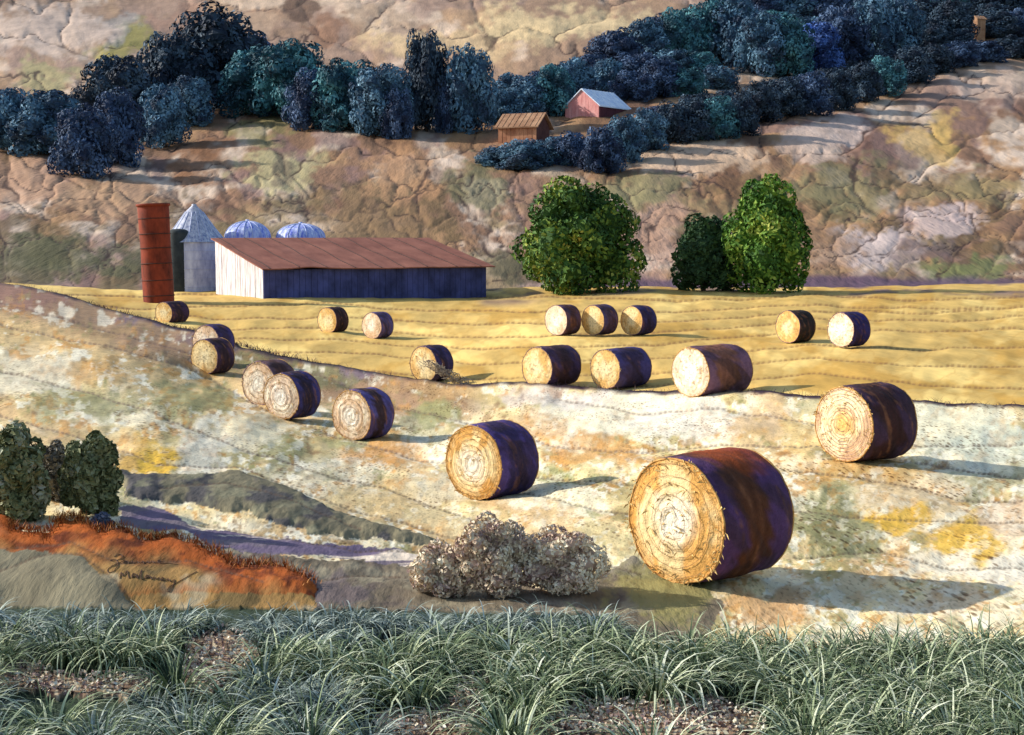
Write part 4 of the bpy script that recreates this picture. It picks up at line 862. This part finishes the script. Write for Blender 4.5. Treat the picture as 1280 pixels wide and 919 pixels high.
GG = 'dry sage bushes behind the grass'
shrub('sage_bush', 'left one of three dry sage bushes, rounded and small', 514, 592, 694, 762, 15.2, 71, 5000, 0.026, M_SAGE, GG)
shrub('sage_bush', 'middle and tallest of three dry sage bushes', 568, 662, 660, 764, 15.0, 73, 7000, 0.026, M_SAGE, GG)
shrub('sage_bush', 'right one of three dry sage bushes, broad with a sloping side', 640, 758, 682, 766, 15.1, 79, 7000, 0.026, M_SAGE, GG)

# ------------------------------------------------------------------ grass
M_GRASS = leaves('sage_grass', [(34, 46, 30), (66, 84, 54), (118, 134, 98), (190, 198, 158), (228, 230, 204)], rough=0.8)
M_FESC = leaves('blue_fescue', [(52, 64, 62), (98, 112, 102), (150, 164, 150), (212, 220, 206)], rough=0.55)
M_RUSTG = leaves('rust_grass', [(84, 38, 16), (134, 66, 24), (170, 98, 38), (200, 146, 80)])
M_STRAW = leaves('straw', [(60, 44, 50), (120, 96, 76), (190, 168, 120), (226, 210, 170)])
M_THREADL = leaves('dark_stalk', [(50, 34, 44), (84, 62, 66), (140, 116, 100)])
def blades(base, lean, length, width, droop, r, nseg=6):
    """ribbons: base (n,3), lean azimuth (n), length (n), droop (n)"""
    n = len(base); s = np.linspace(0, 1, nseg + 1)
    ang0 = r.uniform(0.05, 0.35, n) ; bend = droop
    a = ang0[:, None] + bend[:, None] * s[None] ** 1.4                # angle off vertical along the blade
    ds = length[:, None] / nseg
    hx = np.cumsum(np.sin(a) * ds, 1) - np.sin(a[:, :1]) * ds; hz = np.cumsum(np.cos(a) * ds, 1) - np.cos(a[:, :1]) * ds
    dirx, diry = np.cos(lean)[:, None], np.sin(lean)[:, None]
    cen = np.stack([base[:, 0:1] + dirx * hx, base[:, 1:2] + diry * hx, base[:, 2:3] + hz], -1)
    sw = lean + math.pi / 2 + r.uniform(-0.7, 0.7, n)
    wv = np.stack([np.cos(sw), np.sin(sw), np.zeros(n)], -1)[:, None] * (width[:, None] * (1 - s[None] ** 2 * 0.92))[..., None]
    L, R = cen - wv / 2, cen + wv / 2
    co = np.stack([L, R], 2).reshape(n, -1, 3)
    k = 2 * (nseg + 1); j = np.arange(nseg)
    q = np.stack([2 * j, 2 * j + 1, 2 * j + 3, 2 * j + 2], -1)
    qs = (np.arange(n)[:, None, None] * k + q[None]).reshape(-1, 4)
    return co.reshape(-1, 3), qs, k
def grass_field(name, label, spots, nb, mat, r, ln=(0.45, 0.85), wd=(0.010, 0.023), spread=0.10, droop=(1.3, 3.3)):
    B, A, Ln, Dr, Vl = [], [], [], [], []
    for (x, y, sc_) in spots:
        n = int(nb * sc_); a = r.uniform(0, 2 * math.pi, n); rad = spread * sc_ * np.sqrt(r.random(n))
        z = float(ground(x, y))
        B.append(np.stack([x + np.cos(a) * rad, y + np.sin(a) * rad, np.full(n, z + 0.01)], -1)); A.append(a + r.normal(0, 0.25, n))
        Ln.append(r.uniform(*ln, n) * sc_); Dr.append(r.uniform(*droop, n)); Vl.append(np.clip(r.beta(1.1, 1.5, n) * 0.9 + r.uniform(-0.08, 0.1), 0, 1))
    B, A, Ln, Dr, Vl = map(np.concatenate, (B, A, Ln, Dr, Vl))
    v, q, k = blades(B, A, Ln, r.uniform(*wd, len(B)) * (0.7 + 0.6 * Vl), Dr, r)
    tip = np.tile(np.repeat(np.linspace(0, 0.10, k // 2), 2), len(B))
    o = mesh_np(name, v, q, mat, None, None, smooth=True, val=np.clip(np.repeat(Vl, k) + tip, 0, 1)); tag(o, label, 'grass', kind='stuff')
r = np.random.default_rng(5)
def blocked(u, v, hpx):
    for P in LITTER:
        for k in (0, 0.35, 0.7):
            if inpoly(np.array([u]), np.array([v - hpx * k]), P)[0]: return True
    return False
GR, FE = [], []
def put(lst, u, v, sc_, hpx):
    if not blocked(u, v, hpx): p = on_ground(u, v); lst.append((p[0], p[1], sc_))
for v0, step, sc_ in ((806, 40, 0.66), (822, 38, 0.75), (842, 38, 0.85), (864, 40, 0.9), (888, 42, 0.95), (914, 44, 0.95), (944, 46, 0.95), (975, 48, 1.0)):
    for u in np.arange(-60, 1345, step):
        uu = u + r.uniform(-14, 14); vv = v0 + r.uniform(-9, 9)
        if v0 < 830 and uu < 780 and r.random() < (0.75 if v0 < 815 else 0.35): continue
        if v0 < 830 and uu > 775: continue
        if v0 < 845 and 815 < uu < 850: continue
        left = uu < 470 and (v0 > 880 or v0 < 830) and r.random() < 0.6
        put(FE if left else GR, uu, vv, sc_ * r.uniform(0.85, 1.12) * (0.8 if left else 1), 70)
for u in np.arange(780, 1340, 44): put(GR, u + r.uniform(-14, 14), 838 + r.uniform(-6, 12), 0.82 * r.uniform(0.75, 1.2), 60)
for u in np.arange(-30, 775, 20):
    for k in range(2): put(FE, u + r.uniform(-9, 9), 792 + 12 * k + r.uniform(-6, 6), 0.52 * r.uniform(0.8, 1.15), 30)
grass_field('tall_grass', 'arching pale green grass along the bottom of the view', GR, 120, M_GRASS, r)
grass_field('blue_fescue', 'blue grey tufted grass along the left of the grass strip', FE, 120, M_FESC, r)

# dry leaf litter in the gaps
def litter():
    pos = []
    for P in LITTER:
        us = [p[0] for p in P]; vs = [p[1] for p in P]; n = int((max(us) - min(us)) * (max(vs) - min(vs)) / 7)
        u = r.uniform(min(us), max(us), n); v = r.uniform(min(vs), max(vs), n); m = inpoly(u, v, P)
        for a, b in zip(u[m], v[m]): pos.append(on_ground(a, b))
    pos = np.array(pos); n = len(pos); pos[:, 2] += 0.05 + 0.06 * r.random(n)
    nr = r.normal(size=(n, 3)) * 0.8 + np.array([0, -0.4, 1]); nr /= np.linalg.norm(nr, axis=1)[:, None]
    tn = np.cross(nr, r.normal(size=(n, 3))); tn /= np.linalg.norm(tn, axis=1)[:, None]; bt = np.cross(nr, tn); L = r.uniform(0.012, 0.032, n)[:, None]
    q = np.stack([pos - tn * L, pos - bt * L * 0.6, pos + tn * L, pos + bt * L * 0.6], 1).reshape(-1, 3)
    o = mesh_np('leaf_litter', q, np.arange(n * 4).reshape(-1, 4), M_SAGE, None, None, smooth=False, val=np.repeat(r.random(n), 4)); tag(o, 'brown and tan dry leaf litter between grass tufts', 'leaf litter', kind='stuff')
litter()
# rust coloured short grass along the crest of the bank
def fringe(name, label, cat, line, n, mat, ln, wd, jit, lift=0.0, dr=(0.3, 1.4), edge=False):
    L = np.array(line, float); seg = np.hypot(*np.diff(L, axis=0).T); cs = np.concatenate([[0], np.cumsum(seg)]); s = r.uniform(0, cs[-1], n)
    u = np.interp(s, cs, L[:, 0]) + r.normal(0, jit, n); v = np.interp(s, cs, L[:, 1]) + np.abs(r.normal(0, jit, n))
    if edge:
        yy = edge_d(u) - 0.12 * np.abs(r.normal(0, 1, n)); xx = yy * (u - CU) / F; B = np.stack([xx, yy, ground(xx, yy)], -1)
    else: B = np.array([on_ground(a, b) for a, b in zip(u, v)])
    B[:, 2] += lift
    k_ = np.clip(B[:, 1] / 17, 0.6, 5); vv, q, k = blades(B, r.uniform(0, 2 * math.pi, n), r.uniform(*ln, n) * k_ ** 0.8, r.uniform(*wd, n) * k_, r.uniform(*dr, n), r, 4)
    o = mesh_np(name, vv, q, mat, None, None, val=np.repeat(np.clip(r.beta(1.5, 1.5, n), 0, 1), k)); tag(o, label, cat, kind='stuff')
fringe('rust_grass', 'short rust orange grass along the crest of the bank', 'grass', [(-20, 645), (20, 672), (60, 676), (78, 656), (105, 658), (125, 675), (150, 668), (178, 684), (215, 680), (255, 694), (300, 716), (345, 716), (392, 736)], 2600, M_RUSTG, (0.05, 0.15), (0.006, 0.014), 6, 0.10)
fringe('dry_stalks', 'dark frayed stalks along the back edge of the near field', 'stalks', [(e[0], e[1] + 1) for e in EDGE[1:-1]], 2600, M_THREADL, (0.05, 0.2), (0.004, 0.010), 2, 0.10, (0.8, 2.8), True)

# straw tangled over the bale at the field edge
def tangle():
    p = at(556, 474, 54.0); g = float(ground(p[0], p[1])); parts = []
    for k in range(46):
        n = 16; t = np.linspace(0, 1, n); k0 = r.uniform(0, 1); x0 = -0.6 + 1.4 * k0; z0 = 0.75 - 0.75 * k0
        ph = r.uniform(0, 6, 3); ln = r.uniform(0.4, 1.0)
        pts = np.stack([x0 + ln * (t - 0.5) + 0.14 * np.sin(t * 7 + ph[0]), -0.05 + 0.2 * np.sin(t * 5 + ph[1]) - 0.2 * k0, z0 + 0.05 - 0.35 * (t - 0.5) + 0.15 * np.sin(t * 8 + ph[2])], -1)
        pts[:, 2] = np.maximum(pts[:, 2], 0.05); parts.append(tube(pts, 0.011, 4))
    v, q = merge(parts); o = mesh_np('straw_tangle', v, q, painted('pale_straw', (110, 90, 84), (206, 190, 160), 9), None, None, loc=(p[0], p[1], g + 0.1))
    tag(o, 'loose tangle of straw hanging over the navy bale onto the field edge', 'straw')
tangle()

# ------------------------------------------------------------------ handwritten signature sewn on the rust bank
def signature():
    W = [  # strokes in a 0..100 wide hand, row down
        [(6, 0), (12, -4), (16, -1), (12, 3), (4, 5), (0, 4), (8, 2), (11, 8), (6, 17), (0, 19), (-2, 15), (6, 9), (14, 6)],
        [(14, 6), (17, 3), (20, 5), (18, 8), (15, 7), (21, 4), (22, 8), (25, 7)], [(25, 7), (26, 4), (28, 8), (31, 4), (33, 7), (36, 7)], [(36, 7), (38, 4), (39, 8), (42, 7)], [(42, 7), (43, 4), (45, 8), (48, 4), (50, 7), (54, 7)], [(54, 7), (58, 5), (56, 3), (54, 6), (58, 8), (66, 7), (78, 9)],
        [(12, 26), (14, 17), (16, 24), (21, 15), (22, 25), (25, 25)], [(25, 25), (30, 20), (27, 19), (25, 24), (30, 24), (31, 20), (32, 26)], [(32, 26), (37, 14), (36, 20), (36, 27), (40, 26)], [(40, 26), (45, 22), (42, 21), (40, 25), (45, 25), (46, 22), (48, 27)], [(48, 27), (50, 23), (53, 27), (56, 24), (58, 28)], [(58, 28), (62, 25), (59, 24), (58, 28), (64, 28)], [(64, 28), (66, 25), (69, 30), (74, 26), (72, 34), (68, 42), (64, 40), (68, 35), (80, 28), (100, 16)]]
    parts = []
    for s_ in W:
        P = np.array(s_, float); t = np.arange(len(P)); tt = np.linspace(0, len(P) - 1, len(P) * 9)
        x = np.interp(tt, t, P[:, 0]); y = np.interp(tt, t, P[:, 1])
        if len(x) > 8:
            k = np.ones(7) / 7; xp = np.pad(x, 3, 'edge'); yp = np.pad(y, 3, 'edge'); x = np.convolve(xp, k, 'valid'); y = np.convolve(yp, k, 'valid')
        pts = []
        for a, b in zip(x, y):
            g = BANKRAY(136 + a * 1.12, 697 + b * 1.05); pts.append(g)
        parts.append(tube(pts, 0.0042, 5))
    v, q = merge(parts); o = mesh_np('signature', v, q, painted('brown_thread', (70, 46, 38), (104, 76, 58), 20)); tag(o, 'dark handwritten signature sewn across the rust and tan bank', 'signature')
bank = bpy.data.objects['earth_bank']
from mathutils.bvhtree import BVHTree
_bv = BVHTree.FromPolygons([v.co[:] for v in bank.data.vertices], [p.vertices[:] for p in bank.data.polygons])
def BANKRAY(u, v):
    dx, dy, dz = ray(u, v); hit = _bv.ray_cast(Vector((0, 0, CAMZ)), Vector((float(dx), float(dy), float(dz))))
    if hit[0] is None: return on_ground(u, v) + np.array([0, 0, 0.15])
    return np.array(hit[0]) + np.array(hit[1]) * 0.006 * (1 if hit[1].z > 0 else -1)
signature()
